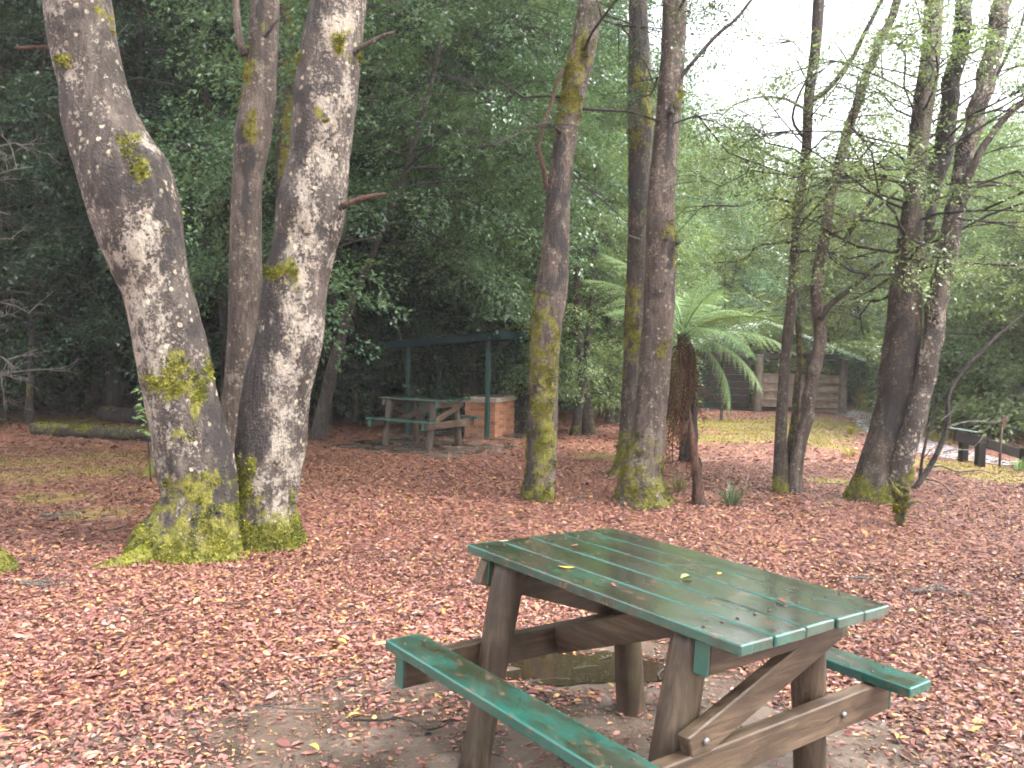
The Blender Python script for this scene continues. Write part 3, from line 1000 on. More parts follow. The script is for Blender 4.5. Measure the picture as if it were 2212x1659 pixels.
def crown_one(name, leafmat, barkmat, *a, **k):
    wood, V, F, Cc = crown_geo(*a, **k)
    Vw = np.concatenate(wood.V)
    Fw = np.concatenate(wood.Q)
    me = mesh_np(name, np.concatenate([V, Vw]), np.concatenate([F, Fw + len(V)]), [leafmat, barkmat],
                 color=np.concatenate([np.stack([Cc] * 3, -1), np.zeros((len(Vw), 3))]))
    me.polygons.foreach_set('material_index', np.concatenate([np.zeros(len(F), np.int32), np.ones(len(Fw), np.int32)]))
    return me

def crown_meshes(name, leafmat, barkmat, *a, **k):
    wood, V, F, Cc = crown_geo(*a, **k)
    lm = mesh_np(name, V, F, [leafmat], color=np.stack([Cc, Cc, Cc], -1))
    return lm, wood.mesh(name + '_limbs', [barkmat], True)

# ------------------------------------------------------------------ trunks
def trunk_geo(P, R, seed=0, sides=40, per_m=28, lump=0.10, fine=0.02, flare=0.0, flare_h=0.35, lobes=4):
    """P base..top in local coordinates"""
    P = np.asarray(P, float)
    Ln = np.linalg.norm(np.diff(P, axis=0), axis=1).sum()
    n = max(8, int(Ln * per_m))
    Pn, Rn = resample(P, n, np.asarray(R, float))
    T, U, W = frames(Pn)
    a = np.linspace(0, 2 * np.pi, sides, endpoint=False)
    dirs = np.cos(a)[None, :, None] * U[:, None, :] + np.sin(a)[None, :, None] * W[:, None, :]
    V0 = Pn[:, None, :] + Rn[:, None, None] * dirs
    q = V0.reshape(-1, 3)
    r = np.repeat(Rn, sides)
    h = np.repeat(Pn[:, 2] - Pn[0, 2], sides)
    lo = (fbm(q * [2.2, 2.2, 1.1] + seed * 7.1, 3) - 0.5) * 2 * lump
    hi = (fbm(q * [16, 16, 5] + seed * 3.3, 4) - 0.5) * 2 * fine
    md = (fbm(q * [6, 6, 2.4] + seed * 1.7, 3) - 0.5) * 2 * fine * 1.6
    aa = np.tile(a, n)
    fl = flare * np.exp(-h / flare_h) * (0.62 + 0.38 * np.cos(lobes * aa + seed) + 0.25 * np.cos((lobes + 3) * aa + 2 * seed))
    k = 1 + lo + hi + md + fl
    V = (Pn[:, None, :] + (Rn[:, None] * k.reshape(n, sides))[:, :, None] * dirs).reshape(-1, 3)
    i = np.arange(n - 1)[:, None] * sides
    j = np.arange(sides)[None, :]
    j2 = (j + 1) % sides
    F = np.stack([i + j, i + j2, i + sides + j2, i + sides + j], -1).reshape(-1, 4)
    N0 = dirs.reshape(-1, 3)
    return V, F, N0, h

def pix_path(rows, Y, top=None, lean_y=0.0):
    """rows: (v, u_left, u_right) from base to top as measured; Y metres ahead of the camera"""
    P, R = [], []
    for k, (v, ul, ur) in enumerate(rows):
        yy = Y(v) if callable(Y) else Y
        p = at((ul + ur) / 2, v, yy)
        P.append(p)
        R.append((ur - ul) / 2 * yy / FPX)
    P, R = np.array(P), np.array(R)
    if top:
        d = nrm(P[-1] - P[-2])
        d = nrm(d + np.array([0, 0, 0.6]))
        zt = top
        p, r = P[-1].copy(), R[-1]
        extra, er = [], []
        while p[2] < zt:
            p = p + d * 1.2
            r = max(0.03, r * 0.86)
            extra.append(p.copy())
            er.append(r)
        P = np.concatenate([P, extra]) if extra else P
        R = np.concatenate([R, er]) if extra else R
    return P, R

def moss_tufts(rg, V, F, N0, mossv, n, size=0.018):
    fm = mossv[F].mean(1)
    A = np.linalg.norm(np.cross(V[F[:, 1]] - V[F[:, 0]], V[F[:, 3]] - V[F[:, 0]]), axis=1)
    fm = fm + (fbm(V[F[:, 0]] * 12, 4) - 0.5) * 1.6
    wgt = np.clip(fm - 0.45, 0, 1) * A
    if wgt.sum() <= 0:
        return None
    k = rg.choice(len(F), n, p=wgt / wgt.sum())
    b = rg.dirichlet([1, 1, 1, 1], n)
    P = (V[F[k]] * b[:, :, None]).sum(1)
    Nn = nrm((N0[F[k]]).mean(1))
    D = nrm(Nn * 0.9 + rg.normal(0, 0.55, (n, 3)) + [0, 0, -0.15])
    Nr = nrm(rg.normal(0, 1, (n, 3)))
    Ls = size * rg.uniform(0.5, 1.5, n)
    Vv, Ff, kk = leaf_geo(rg, P - D * 0.003, D, Nr, Ls, 0.55)
    Cc = np.repeat(np.clip(rg.normal(0.45, 0.22, n) + (fbm(P * 9, 3) - 0.5) * 1.6, 0, 1), kk)
    return Vv, Ff, Cc

def make_tree(name, label, cat, rows, Y, mat, seed, top=None, sides=40, per_m=28, lump=0.08, fine=0.03, flare=0.0, flare_h=0.35, lobes=4,
              base_moss=0.0, base_noise=0.25, side_moss=0.0, side_dir=(-1, 0, 0), patches=(), darks=(), pales=(), pale0=0.5, tufts=0, tuft_size=0.018, group=None, sink=0.12, moss_cap=1.0):
    P, R = pix_path(rows, Y, top)
    P[0, 2] = gz1(P[0, 0], P[0, 1]) - 0.0
    base = P[0].copy()
    P0 = np.concatenate([[P[0] - [0, 0, sink]], P]) - base
    R0 = np.concatenate([[R[0] * 1.02], R])
    V, F, N0, h = trunk_geo(P0, R0, seed, sides, per_m, lump, fine, flare, flare_h, lobes)
    h = V[:, 2]
    rg = np.random.default_rng(seed)
    nz = fbm(V * 3.1 + seed, 4)
    moss = np.zeros(len(V))
    if base_moss > 0:
        moss = np.maximum(moss, 0.5 + (base_moss * (0.6 + 0.8 * nz) - h) / base_noise * 0.5)
    if side_moss > 0:
        sdn = nrm(np.array(side_dir, float))
        moss = np.maximum(moss, side_moss * (0.30 + 0.55 * (N0 @ sdn)) + (nz - 0.5) * 1.2)
    w1 = (fbm(V * [7, 7, 5] + 31, 4) - 0.5) * 3.2
    w2 = (fbm(V * [7, 7, 5] + 57, 4) - 0.5) * 3.2
    def spots(lst):
        m_ = np.zeros(len(V))
        for (u, v, ru, rv) in lst:
            yy = (Y(v) if callable(Y) else Y)
            c_ = at(u, v, yy) - base
            dx = (V[:, 0] - c_[0]) / (ru * yy / FPX) + w1
            dz = (V[:, 2] - c_[2]) / (rv * yy / FPX) + w2
            m_ = np.maximum(m_, np.exp(-0.9 * np.hypot(dx, dz) ** 2) * (V[:, 1] < np.interp(V[:, 2], P0[:, 2], P0[:, 1]) + 0.02))
        return m_
    moss = np.clip(np.maximum(moss, spots(patches) * 0.85), 0, 1)
    moss = np.minimum(moss, moss_cap)
    dark = spots([(u_, v_, a_ * 1.35, b_ * 1.25) for (u_, v_, a_, b_) in darks]) * 1.0
    pale = np.clip(pale0 + spots(pales) * 0.75, 0, 1.4)
    t = thing(name, label, cat, base, group)
    tr = link('trunk', mesh_np('trunk', V, F, [M[mat]], True, {'moss': moss, 'dark': dark, 'pale': pale}), t)
    if tufts:
        g = moss_tufts(rg, V, F, N0, moss, tufts, tuft_size)
        if g:
            link('moss', mesh_np('moss', g[0], g[1], [M['moss']], color=np.stack([g[2]] * 3, -1)), tr, kind='stuff')
    return t, P - base, R, base

def limb(t, base, pts, Y, r0, r1, mat, name='limb', sides=8, attach=None, moss=None):
    """pts (u, v) or (u, v, dY)"""
    P = np.array([at(p[0], p[1], Y + (p[2] if len(p) > 2 else 0)) for p in pts]) - base
    n = max(8, int(np.linalg.norm(np.diff(P, axis=0), axis=1).sum() * 14))
    if len(P) > 2:
        Pn = resample(P, n)
    else:
        Pn = np.linspace(P[0], P[-1], n)
    R = np.linspace(r0, r1, n) * (1 + 0.14 * (fbm(Pn * 9, 2) - 0.5))
    Pn = Pn + (np.stack([fbm(Pn * 5 + 3, 2), fbm(Pn * 5 + 11, 2), fbm(Pn * 5 + 19, 2)], -1) - 0.5) * r0 * 0.9
    V, F = tube(Pn, R, sides)
    mv = np.zeros(len(V)) if moss is None else np.full(len(V), moss)
    return link(name, mesh_np(name, V, F, [M[mat]], True, {'moss': mv, 'dark': np.zeros(len(V)), 'pale': np.full(len(V), 0.5)}), t)

CROWN = {}
def shared_crown(key):
    return CROWN[key]

def straight_stem(h, seed, bend=0.5):
    rg = np.random.default_rng(seed)
    z = np.linspace(0, h, 6)
    return np.stack([np.cumsum(rg.normal(0, bend / 6, 6)), np.cumsum(rg.normal(0, bend / 6, 6)), z], -1)

# crowns for the tall foreground trees: they start above the picture
for k in range(3):
    CROWN['high%d' % k] = crown_meshes('crown', M['leaf_mid'], M['bark_dark'], 100 + k, straight_stem(7, k, 0.4), 0.4, 6.5, 2.4, 9, SPR_FAR, droop=0.3, sec=4, per=3, wood_r=0.05, spray_scale=(0.7, 1.2))

def add_high_crown(t, Ptop, k, scale=1.0, rot=0.0):
    lm, wm = CROWN['high%d' % k]
    c_ = link('crown', lm, t, tuple(Ptop))
    c_.rotation_euler = (0, 0, rot)
    c_.scale = (scale,) * 3
    l_ = link('limbs', wm, c_)

# --- the big twin clump at the left
ROW_L = [(1208, 300, 520), (1186, 300, 520), (1130, 335, 510), (1073, 354, 508), (998, 338, 503), (923, 330, 484), (848, 315, 465), (736, 291, 443), (623, 268, 411), (525, 225, 394),
         (450, 199, 385), (394, 182, 372), (338, 163, 334), (263, 144, 291), (188, 135, 268), (98, 113, 248), (0, 98, 233), (-90, 80, 210)]
TL, PL, RL, BLs = make_tree('beech_tree', 'stout lichen-blotched tree trunk bending left with mossy foot, leftmost of the front pair', 'tree', ROW_L, 5.85, 'bark_pale', 1, top=9.5, sides=110, per_m=44,
    lump=0.08, fine=0.034, flare=0.30, flare_h=0.22, lobes=3, base_moss=0.31, base_noise=0.42,
    patches=[(390, 840, 48, 60), (360, 820, 20, 22), (445, 870, 16, 55), (315, 330, 22, 34), (345, 380, 14, 30), (238, 40, 10, 40), (175, 150, 20, 10), (430, 1040, 50, 30), (455, 790, 12, 40)],
    darks=[(492, 960, 20, 60), (497, 1060, 24, 90), (480, 1130, 34, 60), (478, 890, 14, 40), (325, 415, 50, 26), (285, 440, 26, 18), (350, 360, 30, 18), (390, 985, 32, 36), (275, 535, 24, 16), (215, 50, 20, 14), (180, 90, 14, 10),
           (385, 500, 22, 60), (340, 1150, 26, 34), (395, 1155, 14, 40), (290, 600, 16, 12), (240, 400, 20, 30), (430, 650, 18, 80)],
    pales=[(240, 560, 50, 60), (310, 650, 40, 70), (350, 760, 40, 60), (330, 900, 40, 60), (370, 990, 40, 50), (150, 60, 40, 80), (230, 470, 40, 50), (340, 560, 40, 50)], pale0=0.40, tufts=13000, tuft_size=0.020)
limb(TL, BLs, [(118, 102), (75, 103), (35, 103)], 5.8, 0.016, 0.011, 'bark_red', 'broken_limb')
# surface root running out to the left
rt = [(400, 1195), (330, 1208), (265, 1222), (195, 1230)]
P = np.array([ground(u, v) + [0, 0, 0.04 - 0.018 * i] for i, (u, v) in enumerate(rt)]) - BLs
Pn, Rn = resample(P, 40, np.array([0.10, 0.085, 0.055, 0.02]))
V, F = tube(Pn, Rn * (1 + 0.3 * (fbm(Pn * 7, 3) - 0.5)), 14)
rootm = np.full(len(V), 0.8)
ro = link('root', mesh_np('root', V, F, [M['bark_grey']], True, {'moss': rootm, 'dark': 0 * rootm, 'pale': 0 * rootm}), TL)
g = moss_tufts(np.random.default_rng(5), V, F[0], nrm(V - np.repeat(np.concatenate([Pn]), 14, 0)[:len(V) - 2].tolist() + [[0, 0, 1], [0, 0, 1]]) if False else np.tile([0, 0, 1.0], (len(V), 1)), rootm, 1800, 0.02)
link('moss', mesh_np('moss', g[0], g[1], [M['moss']], color=np.stack([g[2]] * 3, -1)), ro, kind='stuff')
add_high_crown(TL, PL[-1] - [0, 0, 2.5], 0, 1.1)

ROW_R = [(1175, 512, 655), (1150, 512, 648), (1111, 510, 640), (1036, 508, 647), (961, 508, 660), (848, 524, 670), (736, 552, 696), (623, 569, 709), (525, 593, 724), (450, 600, 745), (400, 614, 748), (338, 630, 752), (225, 634, 766), (98, 653, 779), (0, 672, 788), (-90, 685, 795)]
TR, PR, RR, BRs = make_tree('beech_tree', 'stout pale grey trunk with mossy foot and two broken stubs, right of front pair', 'tree', ROW_R, 6.15, 'bark_pale', 2, top=9.5, sides=104, per_m=44,
    lump=0.07, fine=0.034, flare=0.28, flare_h=0.16, lobes=4, base_moss=0.24, base_noise=0.34,
    patches=[(622, 605, 40, 26), (640, 590, 18, 18), (755, 110, 26, 24), (705, 262, 14, 16), (560, 1000, 26, 40), (535, 1050, 26, 40), (655, 130, 10, 30)],
    darks=[(625, 420, 20, 40), (600, 560, 24, 40), (585, 760, 20, 90), (600, 690, 14, 50), (560, 850, 26, 70), (530, 930, 22, 60), (580, 950, 16, 30), (700, 40, 26, 30), (680, 215, 30, 18), (710, 270, 10, 8), (655, 330, 14, 30), (520, 1080, 18, 60), (690, 520, 18, 20)],
    pales=[(660, 600, 40, 110), (640, 760, 40, 110), (625, 930, 36, 110), (720, 300, 30, 120), (740, 80, 30, 90), (690, 430, 46, 80), (610, 1060, 36, 60)], pale0=0.36, tufts=11000, tuft_size=0.020)
limb(TR, BRs, [(730, 130), (772, 106), (815, 82), (852, 70)], 6.05, 0.024, 0.012, 'bark_brown', 'broken_limb')
limb(TR, BRs, [(738, 448), (770, 434), (805, 425), (836, 420)], 6.05, 0.026, 0.013, 'bark_red', 'broken_limb')
limb(TR, BRs, [(700, 262, -0.15), (709, 259, -0.26)], 6.0, 0.018, 0.014, 'bark_dark', 'branch_scar', moss=0.6)
add_high_crown(TR, PR[-1] - [0, 0, 2.5], 1, 1.1, 1.0)

ROW_M = [(1100, 455, 500), (1000, 465, 508), (923, 474, 514), (848, 482, 527), (736, 492, 548), (623, 495, 563), (488, 499, 565), (375, 505, 567), (300, 508, 583), (225, 522, 593), (131, 533, 597), (60, 540, 600), (0, 544, 602), (-90, 550, 605)]
TM, PM, RM, BMs = make_tree('beech_tree', 'slimmer brown trunk standing between the front pair of stout trunks', 'tree', ROW_M, 7.1, 'bark_grey', 3, top=9, sides=64, per_m=34, lump=0.07, fine=0.03,
    base_moss=0.3, patches=[(548, 150, 14, 40), (565, 265, 12, 40), (555, 285, 12, 40), (520, 200, 10, 80), (580, 70, 8, 14)], darks=[(545, 400, 14, 60), (570, 40, 8, 40), (535, 300, 12, 20)], pale0=0.42, tufts=3500, tuft_size=0.02)
limb(TM, BMs, [(527, 118), (518, 80), (512, 30), (508, -60)], 7.0, 0.035, 0.028, 'bark_grey', 'side_stem')
limb(TM, BMs, [(572, 80, -0.12), (590, 55, -0.15), (603, 40, -0.15)], 7.0, 0.016, 0.010, 'bark_dark', 'broken_limb')
add_high_crown(TM, PM[-1] - [0, 0, 2.0], 2, 0.9, 2.0)

ROW_B = [(985, 590, 632), (800, 592, 632), (600, 594, 634), (400, 596, 636), (200, 600, 636), (0, 604, 634), (-90, 606, 634)]
TB, PB, RB_, BBs = make_tree('forest_tree', 'dark straight trunk just behind the right one of the front pair', 'tree', ROW_B, 10.4, 'bark_dark', 4, top=10, sides=28, per_m=16, side_moss=0.8, side_dir=(1, -0.5, 0))
add_high_crown(TB, PB[-1] - [0, 0, 2.5], 0, 1.0, 3.0)

# --- centre and right trunks
ROW_3 = [(1085, 1126, 1197), (1050, 1130, 1199), (1010, 1135, 1201), (898, 1141, 1205), (785, 1145, 1207), (720, 1147, 1212), (673, 1150, 1218), (640, 1153, 1224), (600, 1162, 1229), (563, 1168, 1229), (450, 1177, 1231), (338, 1192, 1240), (225, 1208, 1259), (113, 1229, 1285), (0, 1252, 1304), (-80, 1270, 1318)]
T3, PT3, RT3, B3 = make_tree('beech_tree', 'mossy yellow-green trunk leaning right beside the green barbecue shelter', 'tree', ROW_3, 8.05, 'bark_grey', 5, top=10, moss_cap=0.6, sides=64, per_m=34, lump=0.08, fine=0.035, flare=0.10, flare_h=0.12,
    side_moss=0.0, base_moss=0.12, patches=[(1150, 690, 16, 90), (1190, 760, 18, 90), (1160, 800, 22, 90), (1185, 890, 20, 80), (1165, 960, 22, 80), (1180, 1040, 26, 50), (1230, 180, 26, 60), (1212, 230, 14, 60), (1250, 130, 24, 60), (1155, 1070, 18, 26), (1240, 225, 24, 30)],
    darks=[(1142, 1030, 10, 60), (1144, 930, 8, 60), (1200, 460, 20, 60), (1205, 350, 18, 60), (1195, 610, 20, 30), (1160, 880, 8, 40)], pale0=0.5, tufts=9000, tuft_size=0.016)
limb(T3, B3, [(1178, 412, 0), (1176, 370, -0.05), (1166, 335, -0.08), (1163, 315, -0.08), (1172, 280, -0.06), (1190, 225, -0.02), (1206, 175, 0), (1218, 150, 0.02)], 7.95, 0.024, 0.016, 'bark_red', 'bare_limb')
add_high_crown(T3, PT3[-1] - [0, 0, 1.2], 1, 0.6, 4.0)

ROW_4 = [(1092, 1322, 1452), (1075, 1330, 1444), (1029, 1338, 1430), (973, 1360, 1436), (898, 1372, 1439), (785, 1381, 1449), (673, 1390, 1456), (563, 1394, 1462), (450, 1398, 1456), (338, 1409, 1462), (225, 1419, 1473), (113, 1428, 1479), (0, 1432, 1484), (-80, 1436, 1486)]
T4, PT4, RT4, B4 = make_tree('beech_tree', 'straight brown trunk with black knot holes and flared mossy foot', 'tree', ROW_4, 8.1, 'bark_grey', 6, top=10.5, moss_cap=0.52, sides=64, per_m=34, lump=0.05, fine=0.025, flare=0.16, flare_h=0.2, lobes=4,
    base_moss=0.30, base_noise=0.7, patches=[(1440, 490, 20, 24), (1452, 540, 12, 60), (1460, 210, 14, 24), (1420, 760, 16, 24), (1360, 1010, 20, 50), (1350, 1050, 20, 40)],
    darks=[(1440, 520, 11, 34), (1438, 548, 9, 12), (1450, 245, 12, 16), (1445, 290, 8, 40), (1440, 330, 8, 30), (1432, 575, 9, 8), (1418, 640, 9, 10), (1424, 620, 6, 6)], pale0=0.44, tufts=8000, tuft_size=0.016)
for (u, v) in ((1440, 512), (1450, 240), (1463, 520)):
    limb(T4, B4, [(u, v, -0.12), (u, v + 5, -0.19)], 8.1, 0.028, 0.020, 'bark_dark', 'knot')
limb(T4, B4, [(1452, 190, -0.05), (1500, 130, -0.1), (1550, 75, -0.1), (1595, 35, -0.1), (1623, 0, -0.1), (1660, -60, 0)], 8.1, 0.022, 0.010, 'bark_dark')
limb(T4, B4, [(1395, 520, 0.05), (1370, 512, 0.1), (1345, 503, 0.2)], 8.1, 0.010, 0.006, 'twig_pale', 'broken_limb')
add_high_crown(T4, PT4[-1] - [0, 0, 1.2], 2, 0.6, 5.0)

ROW_5 = [(1032, 1312, 1345), (1010, 1326, 1352), (991, 1330, 1360), (935, 1338, 1372), (860, 1342, 1379), (785, 1347, 1380), (673, 1349, 1390), (488, 1358, 1396), (375, 1358, 1403), (263, 1356, 1411), (150, 1358, 1405), (60, 1359, 1400), (0, 1359, 1398), (-80, 1360, 1398)]
T5, PT5, RT5, B5 = make_tree('forest_tree', 'dark mossy trunk half hidden behind the straight brown trunk', 'tree', ROW_5, 9.8, 'bark_brown', 7, top=10.5, moss_cap=0.6, sides=48, per_m=24, lump=0.08, fine=0.03, flare=0.2,
    base_moss=0.5, base_noise=0.5, patches=[(1382, 190, 22, 40), (1390, 260, 24, 40), (1365, 300, 14, 30), (1365, 700, 20, 100)], darks=[(1378, 420, 18, 80), (1378, 100, 20, 60)], tufts=4500, tuft_size=0.018)
add_high_crown(T5, PT5[-1] - [0, 0, 1.0], 0, 0.6, 0.5)

# multi-stem tree right of the fern
ROW_6 = [(1070, 1668, 1704), (948, 1674, 1699), (836, 1681, 1703), (723, 1690, 1713), (648, 1700, 1718), (560, 1706, 1726), (450, 1713, 1734), (300, 1734, 1753), (225, 1736, 1756), (113, 1749, 1772), (0, 1757, 1781), (-80, 1765, 1785)]
T6, PT6, RT6, B6 = make_tree('forest_tree', 'slender several-stemmed tree in front of the log shelter', 'tree', ROW_6, 8.9, 'bark_brown', 8, top=9, sides=32, per_m=26, lump=0.09, fine=0.04, flare=0.1, base_moss=0.15,
    patches=[(1722, 600, 8, 40), (1685, 1050, 14, 30)], pale0=0.5, tufts=800)
limb(T6, B6, [(1714, 1072), (1724, 986), (1738, 911), (1758, 798), (1770, 700), (1764, 648), (1776, 544), (1789, 488), (1800, 413), (1818, 338), (1830, 281), (1852, 218), (1871, 169), (1890, 113), (1916, 56), (1939, 0), (1965, -60)], 8.85, 0.075, 0.04, 'bark_grey', 'side_stem', 16)
limb(T6, B6, [(1704, 1070, 0.1), (1708, 960, 0.1), (1722, 850, 0.1), (1728, 780, 0.1), (1722, 690, 0.12)], 8.9, 0.05, 0.03, 'bark_brown', 'side_stem', 12, moss=0.45)
limb(T6, B6, [(1770, 692), (1800, 655), (1838, 622), (1875, 592), (1909, 565)], 8.8, 0.038, 0.018, 'bark_dark', 'limb', moss=0.35)
limb(T6, B6, [(1742, 228), (1790, 190), (1832, 140), (1868, 70), (1905, 0), (1930, -40)], 8.9, 0.028, 0.02, 'bark_dark')
limb(T6, B6, [(1737, 235), (1690, 212), (1640, 210), (1590, 225), (1555, 255)], 8.9, 0.016, 0.006, 'twig_pale')
limb(T6, B6, [(1738, 300), (1712, 260), (1722, 215), (1745, 170)], 9.0, 0.018, 0.010, 'bark_dark')
limb(T6, B6, [(1812, 395), (1860, 390), (1905, 385), (1945, 395), (1985, 378)], 8.7, 0.02, 0.010, 'bark_dark')
limb(T6, B6, [(1800, 510), (1825, 478), (1870, 465), (1905, 440), (1940, 412)], 8.75, 0.024, 0.012, 'bark_grey')
limb(T6, B6, [(1820, 530), (1850, 480), (1885, 430), (1912, 385)], 9.1, 0.03, 0.02, 'bark_dark')
add_high_crown(T6, PT6[-1] - [0, 0, 1.2], 1, 0.55, 1.5)

# leaning clump at the right
ROW_7 = [(1076, 1832, 1930), (1061, 1838, 1930), (1030, 1850, 1932), (986, 1864, 1940), (940, 1878, 1950), (873, 1894, 1963), (798, 1903, 1975), (723, 1914, 1986), (610, 1924, 1990), (520, 1940, 1992), (450, 1950, 1998), (338, 1961, 2001), (225, 1974, 2017), (113, 1993, 2029), (0, 1999, 2036), (-80, 2004, 2038)]
T7, PT7, RT7, B7 = make_tree('beech_tree', 'broad dark leaning trunk with mossy foot and pale twin stem at right', 'tree', ROW_7, 8.6, 'bark_brown', 9, top=10, moss_cap=0.55, sides=64, per_m=30, lump=0.10, fine=0.045, flare=0.10, flare_h=0.3, base_moss=0.14,
    patches=[(1850, 1050, 26, 34), (1880, 1060, 30, 26), (1990, 90, 10, 90)], darks=[(1930, 900, 26, 90), (1945, 760, 22, 60), (1990, 400, 16, 60)], pales=[(2010, 100, 20, 120), (1995, 260, 20, 60)], pale0=0.5, tufts=2500)
limb(T7, B7, [(1935, 1060, 0), (1955, 985, -0.05), (1970, 935, -0.05), (1985, 873, -0.05), (2002, 798, -0.03), (2014, 723, 0), (2030, 620, 0), (2050, 525, 0), (2070, 450, 0.05), (2086, 338, 0.1), (2114, 225, 0.1), (2146, 113, 0.1), (2165, 0, 0.1), (2178, -80, 0.1)], 8.45, 0.105, 0.085, 'bark_pale', 'side_stem', 24)
limb(T7, B7, [(1960, 640, 0.25), (1995, 500, 0.3), (2020, 400, 0.3), (2033, 338, 0.3), (2052, 225, 0.3), (2070, 113, 0.3), (2083, 0, 0.3), (2092, -80, 0.3)], 8.6, 0.11, 0.075, 'bark_dark', 'side_stem', 20)
limb(T7, B7, [(2075, 440), (2100, 360), (2135, 300), (2175, 250), (2230, 205)], 8.3, 0.045, 0.028, 'bark_brown')
limb(T7, B7, [(1955, 560, -0.1), (2010, 515, -0.2), (2055, 480, -0.3), (2085, 440, -0.3), (2110, 405, -0.3), (2160, 398, -0.3), (2230, 390, -0.3)], 8.5, 0.022, 0.014, 'bark_dark')
limb(T7, B7, [(2060, 470, -0.3), (2120, 478, -0.3), (2190, 480, -0.3), (2260, 476, -0.3)], 8.5, 0.014, 0.008, 'bark_dark')
limb(T7, B7, [(2108, 260, 0), (2150, 170, 0), (2180, 110, 0), (2205, 60, 0), (2215, 20, 0)], 8.6, 0.022, 0.014, 'bark_dark')
add_high_crown(T7, PT7[-1] - [0, 0, 1.2], 2, 0.6, 2.5)

# mossy stump and dead leaning sapling at the right
ROW_8 = [(1141, 1936, 1954), (1120, 1934, 1957), (1095, 1933, 1962), (1070, 1930, 1966), (1048, 1934, 1968), (1034, 1940, 1964), (1022, 1948, 1958)]
T8, PT8, RT8, B8 = make_tree('mossy_stump', 'short stump shaggy with bright moss before the leaning right trunk', 'stump', ROW_8, 7.25, 'bark_dark', 10, sides=40, per_m=60, lump=0.4, fine=0.12, base_moss=0.30, base_noise=0.9, moss_cap=0.6, tufts=420, tuft_size=0.03)
for (pts_, r0_) in (([(1950, 1060, -0.03), (1968, 1030, -0.05), (1976, 1008, -0.05)], 0.045), ([(1946, 1075, -0.03), (1928, 1050, -0.06), (1922, 1034, -0.08)], 0.03), ([(1950, 1095, -0.05), (1972, 1085, -0.1), (1984, 1082, -0.12)], 0.025)):
    limb(T8, B8, pts_, 7.25, r0_, r0_ * 0.4, 'bark_dark', 'stub', 10, moss=0.55)
g9 = ground(1975, 1056)
T9 = thing('dead_sapling', 'thin bare forked sapling leaning up from the mossy stump to the right', 'dead tree', g9)
limb(T9, g9, [(1970, 1062), (1998, 1025), (2030, 968), (2044, 930), (2055, 836), (2090, 790), (2138, 742), (2209, 678), (2290, 600)], g9[1], 0.034, 0.011, 'bark_dark', 'stem', 10)
limb(T9, g9, [(1986, 1040), (1992, 990), (2004, 940), (2018, 895), (2030, 850)], g9[1] + 0.05, 0.020, 0.008, 'bark_dark', 'branch')
limb(T9, g9, [(2044, 925), (2080, 912), (2120, 910), (2150, 914), (2184, 896)], g9[1] - 0.1, 0.009, 0.005, 'twig_pale', 'branch')
limb(T9, g9, [(2040, 976), (2070, 970), (2095, 972), (2110, 960), (2124, 943)], g9[1] - 0.2, 0.009, 0.004, 'twig_pale', 'branch')
limb(T9, g9, [(2000, 1012), (2030, 1006), (2070, 1020), (2110, 1016), (2150, 1024)], g9[1] - 0.15, 0.009, 0.004, 'bark_dark', 'branch')
limb(T9, g9, [(1995, 990), (2015, 968), (2045, 958)], g9[1] - 0.1, 0.007, 0.003, 'bark_dark', 'branch')
limb(T9, g9, [(2028, 912), (2060, 885), (2080, 862)], g9[1] - 0.1, 0.008, 0.004, 'twig_pale', 'branch')
limb(T9, g9, [(2000, 1035), (2030, 1042), (2055, 1065), (2075, 1085)], g9[1] - 0.3, 0.008, 0.004, 'bark_dark', 'branch')

# stump hidden at the left of the clump, logs and root at the left edge
ROW_S = [(1037, 308, 356), (1020, 316, 356), (960, 326, 356), (880, 332, 360), (800, 336, 362), (700, 338, 362)]
TS, *_ = make_tree('mossy_stump', 'dark upright dead stem peeping out left behind the bending trunk', 'stump', ROW_S, 9.0, 'bark_brown', 11, sides=24, per_m=20, flare=0.2, base_moss=0.3, tufts=500)
def log(name, label, cat, p0, p1, r, mat, seed, mossy=0.7, tufts=0):
    a, b = ground(*p0), ground(*p1)
    base = (a + b) / 2
    P = np.linspace(a, b, 8) + [0, 0, r * 0.8]
    Pn = resample(P, 40) - base
    V, F, N0, h = trunk_geo(P - base, np.full(8, r), seed, 24, 24, 0.15, 0.05)
    ms = np.clip(0.2 + mossy * (0.5 + 0.5 * N0[:, 2]) + (fbm(V * 5, 3) - 0.5), 0, 1)
    t = thing(name, label, cat, base)
    # closed ends
    n = len(V) // 24
    cap = [np.array([[24 * k + (j + 1) % 24, 24 * k + j, len(V) + q] for j in range(24)]) for q, k in ((0, 0), (1, n - 1))]
    V2 = np.concatenate([V, [V[:24].mean(0)], [V[-24:].mean(0)]])
    mz = np.concatenate([ms, [0, 0]])
    o = link('log_body', mesh_np('log_body', V2, [F, np.concatenate(cap)], [M[mat]], True, {'moss': mz, 'dark': 0 * mz, 'pale': 0 * mz}), t)
    if tufts:
        g = moss_tufts(np.random.default_rng(seed), V, F, N0, ms, tufts, 0.03)
        link('moss', mesh_np('moss', g[0], g[1], [M['moss']], color=np.stack([g[2] * 0.6] * 3, -1)), o, kind='stuff')
    return t
log('fallen_log', 'long dark fallen log lying on the leaves at left', 'log', (76, 938), (430, 958), 0.11, 'bark_dark', 21, 0.5, 1500)
log('fallen_log', 'short thick black log lying behind the long fallen log', 'log', (225, 908), (345, 918), 0.16, 'bark_dark', 22, 0.15)
ge = ground(8, 1235)
ROW_E = [(1240, -40, 30), (1225, -38, 22), (1205, -34, 12), (1190, -25, 2)]
